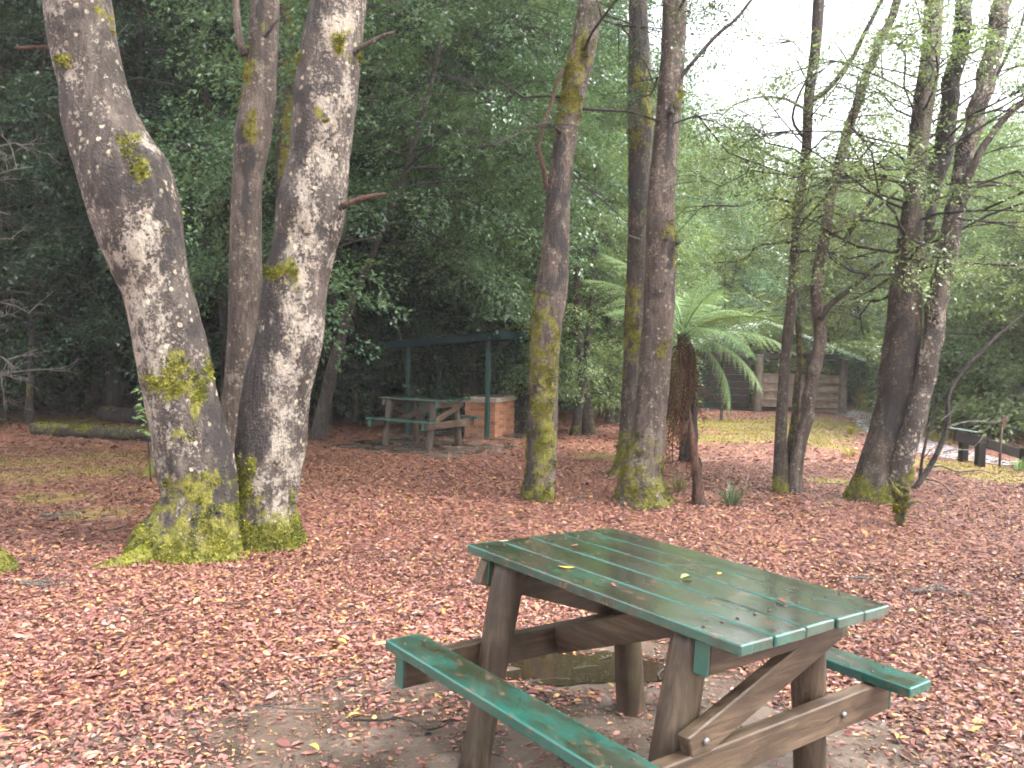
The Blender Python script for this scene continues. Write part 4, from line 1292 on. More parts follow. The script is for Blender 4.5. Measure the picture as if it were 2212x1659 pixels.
TE, *_ = make_tree('mossy_stump', 'small mossy stump cut by the left edge of the picture', 'stump', ROW_E, ge[1], 'bark_dark', 12, sides=36, per_m=80, lump=0.15, fine=0.06, flare=0.5, flare_h=0.08, base_moss=0.8, base_noise=0.6, tufts=1500, tuft_size=0.022)

# ------------------------------------------------------------------ tree ferns
def frond_mesh(name, mat, seed, L=1.5, droop=0.55, npin=24, pin=0.36, lobes=9):
    rg = np.random.default_rng(seed)
    b = Bag()
    t = np.linspace(0, 1, 16)
    rach = np.stack([L * (t - 0.10 * t**3), 0 * t, L * (0.42 * t - droop * t**2)], -1)
    V, F = tube(rach, 0.011 * (1 - 0.8 * t) + 0.002, 5, False)
    b.add(V, F, (0.2, 0.2, 0.2))
    for i in range(npin):
        f = 0.12 + 0.87 * (i + 0.5) / npin
        p = np.array([np.interp(f, t, rach[:, k]) for k in range(3)])
        p2 = np.array([np.interp(min(1, f + 0.03), t, rach[:, k]) for k in range(3)])
        tx = nrm(p2 - p + 1e-6)
        ln = pin * (math.sin(math.pi * min(1.0, 0.10 + f * 0.95)) ** 0.75 + 0.06) * rg.uniform(0.9, 1.08)
        for s in (-1, 1):
            ax = nrm(np.array([0, s, 0]) + tx * (0.30 + 0.5 * f) + np.array([0, 0, -0.22 + rg.normal(0, 0.08)]))
            side = nrm(np.cross(ax, [0, 0, 1.0]))
            k = np.arange(lobes)
            q = (k + 0.5) / lobes
            c = p + ax * (q * ln)[:, None] + np.array([0, 0, -1.0]) * (0.18 * ln * q**2)[:, None]
            wd = 0.050 * (1 - q * 0.85) * (L / 1.5)
            step = ln / lobes
            a0 = c - ax * step * 0.45
            a1 = c + ax * step * 0.25
            VV = np.concatenate([np.stack([a0, a1, c + side * wd[:, None] + ax * step * 0.5], 1), np.stack([a1, a0, c - side * wd[:, None] + ax * step * 0.5], 1)]).reshape(-1, 3)
            tone = np.clip(0.45 + 0.25 * q.mean() + rg.normal(0, 0.12), 0, 1)
            b.add(VV, np.arange(len(VV)).reshape(-1, 3), (tone,) * 3)
    return b.mesh(name, [mat])

FR = [frond_mesh('frond', M['fern'], 60 + k, 1.45, 0.42 + 0.10 * k) for k in range(3)]
FRD = [frond_mesh('dead_frond', M['fern_dead'], 70 + k, 1.0, 1.1, 16, 0.16, 4) for k in range(2)]

def tree_fern(label, base, crown, fronds, dead, scale=1.0, r=0.11, seed=0, mat='bark_dark'):
    rg = np.random.default_rng(seed)
    t = thing('tree_fern', label, 'tree fern', base)
    c = np.asarray(crown) - base
    P = np.array([[0, 0, -0.1], [0.02, 0, 0.02], c * 0.5 + [0.05, 0, 0], c])
    V, F, N0, h = trunk_geo(P, np.array([r * 1.25, r * 1.2, r, r * 0.9]), seed, 28, 40, 0.16, 0.16)
    link('trunk', mesh_np('trunk', V, F, [M[mat]], True, {'moss': 0 * h, 'dark': 0 * h, 'pale': 0 * h}), t)
    for (az, el, s) in fronds:
        o = link('frond', FR[rg.integers(0, 3)], t, tuple(c))
        o.rotation_euler = (rg.normal(0, 0.25), -math.radians(el), math.radians(az))
        o.scale = (s * scale,) * 3
    for k in range(dead):
        o = link('dead_frond', FRD[k % 2], t, tuple(c - [0, 0, 0.02 + 0.6 * c[2] * rg.random() ** 1.5]))
        o.rotation_euler = (rg.normal(0, 0.5), math.radians(rg.uniform(30, 68)), rg.uniform(0, 6.28))
        o.scale = (scale * rg.uniform(0.4, 0.9),) * 3
    return t

fb = ground(1480, 1000)
tree_fern('green tree fern with arching fronds beside the straight brown trunk', fb, at(1476, 720, fb[1]),
          [(5, 12, 1.0), (-12, -10, 0.95), (25, 22, 0.8), (60, 25, 0.8), (95, 30, 0.9), (130, 25, 0.9), (160, 26, 1.05), (178, 42, 1.0), (205, 15, 0.8), (235, 10, 0.75), (275, 0, 0.7), (310, -4, 0.75), (335, -30, 0.85), (348, -48, 0.8), (290, 30, 0.7), (145, 60, 0.8), (40, 55, 0.7)], 44, 1.22, 0.10, 3)
fs = ground(1512, 1092)
ROW_F = [(1092, 1494, 1528), (1060, 1496, 1522), (1020, 1495, 1516), (980, 1490, 1509), (945, 1487, 1502), (905, 1486, 1495), (880, 1486, 1490)]
fst, fsP, _, _ = make_tree('fern_stump', 'short reddish brown leaning fern stem below the green tree fern', 'stump', ROW_F, fs[1], 'bark_red', 13, sides=36, per_m=90, lump=0.3, fine=0.3)
rgd = np.random.default_rng(8)
for k in range(8):
    o = link('dead_frond', FRD[k % 2], fst, tuple(fsP[rgd.integers(2, 6)]))
    o.rotation_euler = (rgd.normal(0, 0.3), math.radians(rgd.uniform(30, 60)), rgd.uniform(0, 6.28))
    o.scale = (rgd.uniform(0.25, 0.45),) * 3
fb2 = ground(243, 903)
tree_fern('shadowy tree fern in the dark forest left of the bending trunk', fb2, at(252, 695, fb2[1]), [(180, 30, 1.0), (200, -25, 1.0), (170, 5, 0.9), (215, -50, 0.9), (150, 40, 0.9), (100, 30, 1.0), (60, 30, 1.0), (20, 20, 1.0), (-20, 20, 1.0), (-60, 0, 1), (-100, -5, 1), (240, 0, 0.8)], 4, 0.62, 0.12, 5)
fb3 = ground(455, 865)
tree_fern('shadowy tree fern glimpsed between the front pair of trunks', fb3, at(452, 650, fb3[1]), [(180, 30, 1.0), (150, 10, 1.0), (210, 5, 0.9), (250, 10, 0.9), (100, 40, 0.9), (60, 30, 1.0), (20, 25, 1.0), (-20, 10, 1.0), (-60, 0, 1), (320, 5, 1)], 3, 1.0, 0.15, 6)

# ------------------------------------------------------------------ forest
def ftree(label, group, u, Y, key, h=None, r=0.09, mat='bark_dark', name='forest_tree', lean=(0, 0), scale=1.0, rot=0.0, vbase=None):
    d = ray(u, 829.5)
    x = d[0] / d[1] * Y
    z = gz1(x, Y)
    t = thing(name, label, 'tree', (x, Y, z), group)
    lm, wm, H = CROWN[key]
    k = TRK[(mat, int(r * 100) % 3)]
    o = link('trunk', k, t, (0, 0, -0.1))
    o.scale = (r / 0.1, r / 0.1, (H * 0.93 + 0.1) * scale / 10.0)
    o.rotation_euler = (0, 0, rot)
    c_ = link('crown', lm, t)
    c_.rotation_euler = (0, 0, rot)
    c_.scale = (scale, scale, scale)
    t.rotation_euler = (lean[0], lean[1], 0)
    return t

TRK = {}
for mt_ in ('bark_dark', 'bark_brown', 'bark_grey'):
    for k in range(3):
        z = np.linspace(0, 10, 8)
        rg = np.random.default_rng(300 + k)
        P = np.stack([0.10 * np.sin(z * 0.6 + k), 0.10 * np.cos(z * 0.5 + 2 * k) - 0.1 * math.cos(2 * k), z], -1)
        P[:, 0] -= P[0, 0]
        R = 0.1 * (1 - 0.075 * z)
        R[0] *= 1.25
        V, F, N0, h = trunk_geo(P, R, 30 + k, 14, 5, 0.12, 0.05, 0.3, 0.3)
        ms = np.clip(0.75 - h / 1.4 + (fbm(V * 3, 2) - 0.5), 0, 1) * 0.8
        TRK[(mt_, k)] = mesh_np('trunk', V, F, [M[mt_]], True, {'moss': ms, 'dark': 0 * h, 'pale': 0.4 + 0 * h})

def add_crown(key, mat, seed, H, z0, rad, n_br, temps, **kw):
    st_ = straight_stem(H, seed, 0.25)
    if key.startswith('bush'):
        lm, wm = crown_meshes('crown', M[mat], M['twig_dark'], seed, st_, z0, H, rad, n_br, temps, **kw)
    else:
        lm, wm = crown_one('crown', M[mat], M['twig_dark'], seed, st_, z0, H, rad, n_br, temps, twig_wood=False, **kw), None
    CROWN[key] = (lm, wm, H)

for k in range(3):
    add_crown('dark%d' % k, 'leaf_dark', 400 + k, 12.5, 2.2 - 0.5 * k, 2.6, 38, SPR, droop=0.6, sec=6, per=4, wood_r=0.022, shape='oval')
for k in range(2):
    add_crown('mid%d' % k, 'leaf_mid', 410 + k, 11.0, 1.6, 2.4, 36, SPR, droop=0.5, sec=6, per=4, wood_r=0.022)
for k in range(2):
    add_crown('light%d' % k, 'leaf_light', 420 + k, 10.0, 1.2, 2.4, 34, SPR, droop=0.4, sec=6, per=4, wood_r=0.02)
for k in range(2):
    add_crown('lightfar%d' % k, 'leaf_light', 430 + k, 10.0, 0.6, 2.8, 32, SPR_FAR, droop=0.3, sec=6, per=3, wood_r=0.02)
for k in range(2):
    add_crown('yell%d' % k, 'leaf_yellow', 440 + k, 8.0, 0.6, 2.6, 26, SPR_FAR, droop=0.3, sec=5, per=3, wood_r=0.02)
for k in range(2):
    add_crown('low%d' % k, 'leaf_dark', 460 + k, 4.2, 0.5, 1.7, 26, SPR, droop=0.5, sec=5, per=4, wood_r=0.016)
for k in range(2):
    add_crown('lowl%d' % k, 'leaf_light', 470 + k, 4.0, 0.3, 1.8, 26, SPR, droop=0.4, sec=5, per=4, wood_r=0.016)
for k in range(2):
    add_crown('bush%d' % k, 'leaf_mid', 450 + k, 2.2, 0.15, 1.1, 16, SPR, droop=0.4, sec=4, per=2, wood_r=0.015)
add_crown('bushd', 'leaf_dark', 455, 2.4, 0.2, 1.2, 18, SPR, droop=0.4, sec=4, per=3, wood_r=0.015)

rgF = np.random.default_rng(77)
PLACES = [(130, 'at the left edge of the picture'), (420, 'behind the bending left trunk'), (700, 'behind the right one of the front pair'), (880, 'left of the barbecue shelter'),
          (1150, 'behind the barbecue shelter'), (1300, 'behind the mossy leaning trunk'), (1500, 'behind the straight brown trunk'), (1700, 'behind the green tree fern'),
          (1880, 'behind the log shelter'), (2080, 'behind the leaning clump at right'), (9999, 'behind the rail barrier at the right edge')]
def lab_of(u, key, Y):
    place = next(p for lim, p in PLACES if u < lim)
    if key.startswith('low'):
        kind = 'pale green bushy sapling' if key.startswith('lowl') else 'dark low bushy sapling'
    elif key.startswith('dark'):
        kind = 'tall dark leafy tree'
    elif key.startswith('mid'):
        kind = 'tall mid green leafy tree'
    elif key.startswith('yell'):
        kind = 'yellowish green tree'
    else:
        kind = 'light green leafy tree'
    far = 'far back ' if Y > 30 else ''
    lb = kind + ' ' + far + place
    return lb, lb.replace('tree', 'trees').replace('sapling', 'saplings') if 'fern' not in lb else kind + 's ' + far + place
# individually seen trunks
SEEN = [(160, 19.0, 'dark0', 0.11, 'bark_dark', 'dark slim forest trunk left of the shadowy tree fern'),
        (770, 17.5, 'dark1', 0.05, 'bark_dark', 'thin dark sapling trunk left of the far picnic table, left one of two'),
        (795, 17.2, 'dark2', 0.045, 'bark_dark', 'thin dark sapling trunk left of the far picnic table, right one of two'),
        (1005, 18.2, 'dark0', 0.17, 'bark_dark', 'thick dark trunk directly behind the barbecue shelter'),
        (1045, 20.5, 'dark1', 0.08, 'bark_dark', 'dark trunk seen just above the barbecue between shelter posts'),
        (1082, 21.5, 'mid0', 0.09, 'bark_dark', 'dark trunk behind the right half of the barbecue'),
        (1136, 17.0, 'mid1', 0.09, 'bark_dark', 'dark leaning trunk right beside the shelter, left of the mossy trunk'),
        (1245, 15.6, 'light0', 0.085, 'bark_dark', 'dark forked trunk right of the mossy trunk, left stem'),
        (1275, 15.9, 'light1', 0.12, 'bark_brown', 'dark forked trunk right of the mossy trunk, right stem'),
        (1318, 19.0, 'light0', 0.09, 'bark_dark', 'dark trunk left of the half hidden mossy trunk'),
        (1575, 32.5, 'light0', 0.17, 'bark_dark', 'dark trunk rising above the tree fern, left one of two'),
        (1607, 33.2, 'light1', 0.22, 'bark_dark', 'dark trunk rising above the tree fern, right one of two')]
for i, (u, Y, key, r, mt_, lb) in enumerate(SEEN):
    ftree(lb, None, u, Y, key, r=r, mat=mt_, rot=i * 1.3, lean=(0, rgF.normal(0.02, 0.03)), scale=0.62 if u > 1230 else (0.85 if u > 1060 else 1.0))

add_crown('sap', 'leaf_fore', 480, 5.5, 2.1, 1.25, 22, SPR_FORE, droop=0.5, sec=5, per=3, wood_r=0.012)
ftree('slim leafy sapling with hanging leaves in front of the log shelter roof', None, 1560, 21.5, 'sap', r=0.035, mat='bark_brown')
def clear_of(x, y):
    return not (-2.6 < x < 1.2 and 11 < y < 18.2) and not (3.5 < x < 13 and 23 < y < 31 )

SKY = None
def skyline(u, Y):
    """the wood at the right is lower the nearer it stands"""
    h = 1.8 + (765 - rgF.uniform(*SKY)) / FPX * Y
    return max(0.35, min(1.15, h / 10.4))
placed = []
SCL = [0.85, 1.2]
def scatter(n, urange, yrange, keys, rr, mats, mind=1.3):
    c_ = 0
    tries = 0
    while c_ < n and tries < n * 60:
        tries += 1
        u = rgF.uniform(*urange)
        Y = math.sqrt(rgF.uniform(yrange[0]**2, yrange[1]**2))
        d = ray(u, 829.5)
        x = d[0] / d[1] * Y
        if (Y < 31.5 and 1540 < u < 2120 and (u < 1870 or (u - 1850) * Y / FPX < 2.3)) or (Y < 31.5 and 1440 < u < 1545):
            continue
        if not clear_of(x, Y) or any((x - a)**2 + (Y - b)**2 < mind**2 for a, b in placed):
            continue
        placed.append((x, Y))
        key_ = keys[rgF.integers(len(keys))]
        lb, gp = lab_of(u, key_, Y)
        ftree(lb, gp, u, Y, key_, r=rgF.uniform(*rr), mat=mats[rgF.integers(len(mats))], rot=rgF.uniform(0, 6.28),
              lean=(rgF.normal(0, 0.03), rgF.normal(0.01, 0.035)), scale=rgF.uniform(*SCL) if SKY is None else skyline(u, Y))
        c_ += 1
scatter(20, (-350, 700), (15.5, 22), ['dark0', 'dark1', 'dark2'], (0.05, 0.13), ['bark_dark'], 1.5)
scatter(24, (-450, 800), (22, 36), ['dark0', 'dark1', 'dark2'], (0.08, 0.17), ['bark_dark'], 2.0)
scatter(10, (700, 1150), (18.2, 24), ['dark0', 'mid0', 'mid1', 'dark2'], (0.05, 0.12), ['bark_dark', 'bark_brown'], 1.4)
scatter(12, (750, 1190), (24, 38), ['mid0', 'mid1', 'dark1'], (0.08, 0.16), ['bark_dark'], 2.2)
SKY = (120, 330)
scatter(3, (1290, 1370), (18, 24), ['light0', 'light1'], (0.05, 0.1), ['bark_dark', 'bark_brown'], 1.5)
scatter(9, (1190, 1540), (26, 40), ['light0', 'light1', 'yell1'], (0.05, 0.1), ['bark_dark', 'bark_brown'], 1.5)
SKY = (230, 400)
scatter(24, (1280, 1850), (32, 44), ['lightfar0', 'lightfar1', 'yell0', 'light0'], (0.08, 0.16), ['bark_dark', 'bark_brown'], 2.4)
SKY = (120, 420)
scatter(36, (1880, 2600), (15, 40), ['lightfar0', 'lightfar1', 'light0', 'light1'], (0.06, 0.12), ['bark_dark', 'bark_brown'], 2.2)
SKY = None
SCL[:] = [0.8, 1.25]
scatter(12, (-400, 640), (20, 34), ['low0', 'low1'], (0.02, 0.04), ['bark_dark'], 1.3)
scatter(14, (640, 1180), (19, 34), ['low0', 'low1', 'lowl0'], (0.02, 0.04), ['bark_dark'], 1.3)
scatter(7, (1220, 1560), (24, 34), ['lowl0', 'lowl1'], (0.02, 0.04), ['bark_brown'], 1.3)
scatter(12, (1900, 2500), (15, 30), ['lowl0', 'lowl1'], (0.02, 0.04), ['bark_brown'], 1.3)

# leaning leafy tree in front of the barbecue shelter roof
ROW_C = [(935, 670, 706), (860, 690, 718), (760, 716, 740), (660, 750, 766), (520, 812, 822), (380, 866, 874), (200, 920, 932), (0, 960, 970), (-80, 972, 980)]
TC, PC, RC, BC = make_tree('beech_tree', 'leafy tree leaning over the barbecue shelter with glossy green foliage', 'tree', ROW_C, lambda v: 13.6 - 1.2 * float(sstep(0, 1, (935 - v) / 600.0)), 'bark_dark', 14, top=9.5, sides=24, per_m=16, pale0=0.7)
lm, wm = crown_meshes('crown', M['leaf_fore'], M['bark_dark'], 501, PC, 3.0, 9.3, 2.9, 60, SPR_FORE, droop=0.5, sec=7, per=5, wood_r=0.014, rise=0.15, spray_scale=(0.8, 1.3))
link('limbs', wm, link('crown', lm, TC))

# foliage of the slim multi-stem tree and of the clump at the right: sparse, close
for (t_, P_, sd_, n_, rad, z0, z1, mt_) in ((T6, PT6, 511, 11, 1.1, 2.5, 4.0, 'leaf_light'), (T7, PT7, 512, 46, 1.6, 2.2, 4.6, 'leaf_light'), (T4, PT4, 513, 6, 1.0, 4.0, 6.5, 'leaf_mid'), (T3, PT3, 514, 12, 1.3, 3.3, 6.5, 'leaf_mid')):
    lm, wm = crown_meshes('foliage', M[mt_], M['bark_dark'], sd_, P_, z0, z1, rad, n_, SPR_FINE, droop=0.25, sec=4, per=3, wood_r=0.012, spray_scale=(0.55, 1.0), wobble=0.12)
    link('twigs', wm, link('foliage', lm, t_))

# shrubs
def bush(label, u, v, key, scale, rot=0.0, group=None):
    g = ground(u, v)
    lm, wm, H = CROWN[key]
    t = thing('shrub', label, 'shrub', g, group, (0, 0, rot))
    c_ = link('foliage', lm, t)
    c_.scale = (scale,) * 3
    link('stems', wm, c_)
bush('leafy green shrub at the left edge behind the dead twigs', -30, 905, 'bush0', 1.35)
bush('dark leafy shrub at the left edge under the forest', -130, 880, 'bushd', 1.6, 1.0)
bush('pale green low shrub behind the far picnic table', 905, 866, 'bush1', 0.55, 2.0)
bush('low green shrub left of the far picnic table', 880, 858, 'bush0', 0.42, 2.4)
bush('yellowish shrub seen right of the mossy trunk', 1225, 872, 'bush1', 0.7, 0.6)
bush('green shrub behind the forked dark trunk', 1300, 868, 'bush0', 0.8, 3.0)
bush('dark shrub behind the tree fern', 1500, 884, 'bushd', 0.6, 0.4)
bush('broad green shrub right of the log shelter', 1985, 884, 'bush0', 1.5, 1.4)
bush('green shrub behind the rail barrier, left one', 2060, 905, 'bush1', 1.2, 0.2)
bush('green shrub behind the rail barrier, middle one', 2140, 905, 'bush0', 1.4, 2.2)
bush('green shrub behind the rail barrier, right one', 2230, 915, 'bush1', 1.4, 4.2)

# dead lichen-covered twigs at the left edge
def twiggy(rg, P0, D, L, r, depth, bag):
    n = 6
    t = np.linspace(0, 1, n)[:, None]
    P = P0 + D * L * t + np.cumsum(rg.normal(0, 0.06 * L, (n, 3)), 0) * t + np.array([0, 0, -0.1 * L]) * t**2
    V, F = tube(P, r * (1 - 0.6 * t[:, 0]), 4, False)
    bag.add(V, F)
    if depth:
        for _ in range(rg.integers(3, 5)):
            k = rg.uniform(0.25, 1.0)
            b = np.array([np.interp(k, t[:, 0], P[:, q]) for q in range(3)])
            twiggy(rg, b, nrm(D + rg.normal(0, 0.55, 3)), L * rg.uniform(0.35, 0.6), r * 0.55, depth - 1, bag)
rg = np.random.default_rng(15)
dg = ground(-75, 985)
dt = thing('dead_shrub', 'bare grey lichen-covered dead branches at the left edge', 'dead shrub', dg)
V, F = tube(np.array([[0, 0, -0.1], [0.05, 0, 1.5], [0, 0, 3.2], [-0.1, 0, 4.6]]), np.array([0.06, 0.05, 0.04, 0.02]), 10)
link('stem', mesh_np('stem', V, F, [M['bark_dark']], True, {'moss': np.zeros(len(V)), 'dark': np.zeros(len(V)), 'pale': np.zeros(len(V))}), dt)
for k, (z, ax, el) in enumerate([(1.0, 0.1, 0.1), (1.35, -0.2, -0.1), (1.6, 0.3, 0.2), (2.0, 0.0, 0.0), (2.5, 0.2, 0.3), (2.9, -0.3, 0.1), (3.3, 0.1, 0.4), (3.7, -0.1, 0.2)]):
    bg = Bag()
    twiggy(rg, np.array([0, 0, z]), nrm(np.array([math.cos(ax), -abs(math.sin(ax)) - 0.1, el])), rg.uniform(0.7, 1.15), 0.017, 3, bg)
    me = bg.mesh('dead_branch', [M['twig_pale']], True)
    link('dead_branch', me, dt)

# seedling at the foot of the bending trunk
sg = ground(322, 1045)
sl = thing('seedling', 'small bright green leafy seedling left of the bending trunk', 'seedling', sg)
Pst = np.array([at(u, v, sg[1]) for u, v in ((326, 1040), (322, 980), (318, 930), (316, 880))]) - sg
V, F = tube(resample(Pst, 12), np.linspace(0.010, 0.004, 12), 6)
link('stem', mesh_np('stem', V, F, [M['bark_dark']], True, {'moss': np.zeros(len(V)), 'dark': np.zeros(len(V)), 'pale': np.zeros(len(V))}), sl)
rg = np.random.default_rng(31)
for (u, v) in ((302, 846), (310, 858), (300, 880), (312, 872), (304, 905), (315, 915), (308, 935), (318, 880), (322, 850), (320, 940)):
    p = at(u, v, sg[1] - 0.05) - sg
    n = 5
    V, F, kk = leaf_geo(rg, p + rg.normal(0, 0.025, (n, 3)), nrm(np.array([-0.8, -0.2, -0.1]) + rg.normal(0, 0.5, (n, 3))), nrm(np.array([0, -0.4, 1.0]) + rg.normal(0, 0.3, (n, 3))), rg.uniform(0.05, 0.085, n), 0.45, True)
    link('leaf_cluster', mesh_np('leaf_cluster', V, F, [M['fern']], color=np.full((len(V), 3), 0.55)), sl)

# grass tussocks
def tussock(label, u, v, n, hgt, mat, spread=0.3, seed=0, name='grass_tussock'):
    g = ground(u, v)
    rg = np.random.default_rng(seed)
    a = rg.uniform(0, 6.28, n)
    rad = rg.uniform(0, 0.10, n) * spread / 0.3
    base = np.stack([np.cos(a) * rad, np.sin(a) * rad, 0 * a], -1)
    ln = hgt * rg.uniform(0.6, 1.15, n)
    out = np.stack([np.cos(a), np.sin(a), 0 * a], -1)
    sp = rg.uniform(0.2, 1.0, n)[:, None] * spread
    p1 = base + out * sp * 0.3 + np.stack([0 * a, 0 * a, ln * 0.6], -1)
    p2 = base + out * sp * 1.0 + np.stack([0 * a, 0 * a, ln * rg.uniform(0.6, 1.0, n)], -1)
    sd_ = np.stack([-np.sin(a), np.cos(a), 0 * a], -1) * 0.003
    V = np.stack([base - sd_, base + sd_, p1 + sd_, p1 - sd_, p2], 1).reshape(-1, 3)
    b = np.arange(n)[:, None] * 5
    Q = b + np.array([0, 1, 2, 3])
    Tt = b + np.array([3, 2, 4])
    cc = np.repeat(np.clip(rg.normal(0.5, 0.25, n), 0, 1), 5)
    link(name, mesh_np(name, V, [Q, Tt], [M[mat]], color=np.stack([cc] * 3, -1)), None, g, label, 'grass tuft')
tussock('yellow grass tussock beside the right post of the log shelter', 1862, 888, 260, 0.75, 'grass', 0.6, 1)
tussock('thin green grass tuft at the foot of the tree fern', 1580, 1092, 90, 0.24, 'leaf_mid', 0.3, 2)
tussock('dry grass tuft right of the straight brown trunk', 1465, 1062, 70, 0.20, 'grass_dull', 0.3, 3)
tussock('pale green grass tussock behind the far picnic table, left one', 895, 862, 240, 0.5, 'leaf_light', 0.5, 4)
tussock('pale green grass tussock behind the barbecue shelter posts', 1000, 868, 240, 0.5, 'leaf_yellow', 0.5, 5)
tussock('low grass tuft on the mossy ground left of the leaning clump', 1835, 985, 110, 0.14, 'grass', 0.3, 6)
tussock('low grass tuft on the mossy lawn before the log shelter', 1838, 937, 140, 0.2, 'grass', 0.22, 7)
tussock('pale grass tuft under the rail barrier at the right edge', 2205, 1020, 140, 0.22, 'leaf_light', 0.25, 8)

# ------------------------------------------------------------------ stuff: far wood, mown moss, litter
rg = np.random.default_rng(90)
n = 7500
ang = rg.uniform(-1.0, 1.0, n)
dist = rg.uniform(40, 62, n)
x = np.sin(ang) * dist
y = np.cos(ang) * dist
top = np.interp(ang, [-0.95, -0.1, 0.15, 0.35, 0.95], [17, 16, 10.5, 9.5, 11]) * (0.75 + 0.5 * fbm(np.stack([x * 0.12, y * 0.12, 0 * x], -1), 3))
z = -0.9 + rg.uniform(0, 1, n) ** 1.3 * top
far_t = [(V * 1.9, F, s) for V, F, s in SPR_FAR]
a = rg.uniform(0, 6.28, n)
V, F, Cc = place_sprays(rg, np.stack([x, y, z], -1), np.stack([np.cos(a), np.sin(a), rg.normal(-0.1, 0.3, n)], -1), far_t)
link('far_wood', mesh_np('far_wood', V, F, [M['leaf_light']], color=np.stack([Cc] * 3, -1)), kind='stuff', label='distant mass of green forest foliage behind everything', cat='forest')

# moss and short grass on the ground
n = 130000
x = rg.uniform(-9, 16, n)
y = rg.uniform(6, 29, n)
mk = moss_mask(x, y) + (fbm(np.stack([x * 3.5, y * 3.5, 0 * x], -1), 4) - 0.5) * 0.8
keep = mk > 0.5 + 0.12 * (x < 0)
x, y = x[keep], y[keep]
n = len(x)
z = gz(x, y)
D = nrm(np.stack([rg.normal(0, 0.6, n), rg.normal(0, 0.6, n), np.ones(n)], -1))
Nn = nrm(rg.normal(0, 1, (n, 3)))
V, F, k = leaf_geo(rg, np.stack([x, y, z - 0.005], -1), D, Nn, rg.uniform(0.02, 0.055, n), 0.35)
Cc = np.repeat(np.clip(rg.normal(0.5, 0.25, n) - 0.5 * (x < 0), 0, 1), k)
link('ground_moss', mesh_np('ground_moss', V, F, [M['grass']], color=np.stack([Cc] * 3, -1)), kind='stuff', label='short yellow-green moss and grass covering the ground in patches', cat='moss')

PAL = np.array([(0.23, 0.085, 0.065), (0.29, 0.115, 0.09), (0.18, 0.06, 0.05), (0.33, 0.16, 0.13), (0.36, 0.17, 0.075), (0.11, 0.05, 0.045), (0.045, 0.03, 0.03), (0.50, 0.28, 0.06), (0.27, 0.15, 0.12), (0.42, 0.34, 0.10), (0.46, 0.38, 0.27)])
PW = np.array([0.21, 0.19, 0.12, 0.12, 0.15, 0.08, 0.05, 0.05, 0.05, 0.012, 0.008])
PW /= PW.sum()
def litter(name, n, y0, y1, size, hexa, lift, seed, crumbs=False):
    rg = np.random.default_rng(seed)
    y = np.sqrt(rg.uniform(y0**2, y1**2, n))
    x = rg.uniform(-0.78, 0.80, n) * y + rg.uniform(-0.6, 0.6, n)
    si = slab_in(x, y)
    nz = fbm(np.stack([x * 2.2, y * 2.2, 0 * x + 2], -1), 4)
    p = 1 - 0.93 * sstep(-0.25, 0.5, si + (nz - 0.5) * 1.7)
    p = p * (1 - 0.9 * np.clip(moss_mask(x, y) + (nz - 0.5) * 0.8, 0, 1))
    ft = np.hypot((x - FT[0]) / 1.25, (y - FT[1]) / 1.05)
    p = p * (0.3 + 0.7 * sstep(0.7, 1.1, ft + (nz - 0.5) * 0.5))
    b2 = np.hypot((x + 0.75) / 1.5, (y - 15.5) / 1.3)
    p = p * (0.15 + 0.85 * sstep(0.8, 1.1, b2 + (nz - 0.5) * 0.3))
    if crumbs:
        p = sstep(-1.0, -0.2, si) * (0.25 + 0.9 * nz)
    p = p * sstep(0.75, 1.1, np.hypot((x - pc[0]) / 0.40, (y - pc[1]) / 0.20) + (nz - 0.5) * 1.2)
    keep = rg.random(n) < p
    x, y = x[keep], y[keep]
    n = len(x)
    on = slab_in(x, y) > 0.0
    z = np.where(on, 0.014, gz(x, y)) + rg.uniform(0.002, lift, n) * np.where(on, 0.35, 1)
    a = rg.uniform(0, 2 * np.pi, n)
    D = nrm(np.stack([np.cos(a), np.sin(a), rg.normal(0, 0.22, n) * np.where(on, 0.3, 1)], -1))
    Nn = nrm(np.stack([rg.normal(0, 0.35, n), rg.normal(0, 0.35, n), np.ones(n)], -1))
    ln = size * rg.uniform(0.45, 1.35, n) * np.where(rg.random(n) < 0.05, 1.8, 1)
    rt = rg.uniform(0.22, 0.62, (n, 1))
    V, F, k = leaf_geo(rg, np.stack([x, y, z], -1), D, Nn, ln, rt, hexa)
    c = PAL[rg.choice(len(PAL), n, p=PW)] * rg.uniform(0.8, 1.35, (n, 1))
    big = fbm(np.stack([x * 0.5, y * 0.5, 0 * x + 5], -1), 3)[:, None]
    c = c * (0.5 + 1.0 * big)
    g_ = c @ np.array([0.4, 0.45, 0.15])
    c = (g_[:, None] * [0.20, 0.175, 0.175] + c * 0.80) * 0.84 * np.array([1.02, 0.98, 0.93])
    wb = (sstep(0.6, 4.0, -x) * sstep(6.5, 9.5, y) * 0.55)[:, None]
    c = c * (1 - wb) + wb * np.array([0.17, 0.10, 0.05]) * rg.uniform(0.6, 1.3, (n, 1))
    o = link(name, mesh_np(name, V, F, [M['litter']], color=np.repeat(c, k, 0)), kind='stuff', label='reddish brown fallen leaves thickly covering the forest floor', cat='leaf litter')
    return o
V_ = []
litter('leaf_litter', 150000, 2.2, 6.0, 0.030, True, 0.02, 1)
litter('leaf_litter', 190000, 6.0, 11.5, 0.035, False, 0.028, 2)
bgt = Bag()
rgt = np.random.default_rng(123)
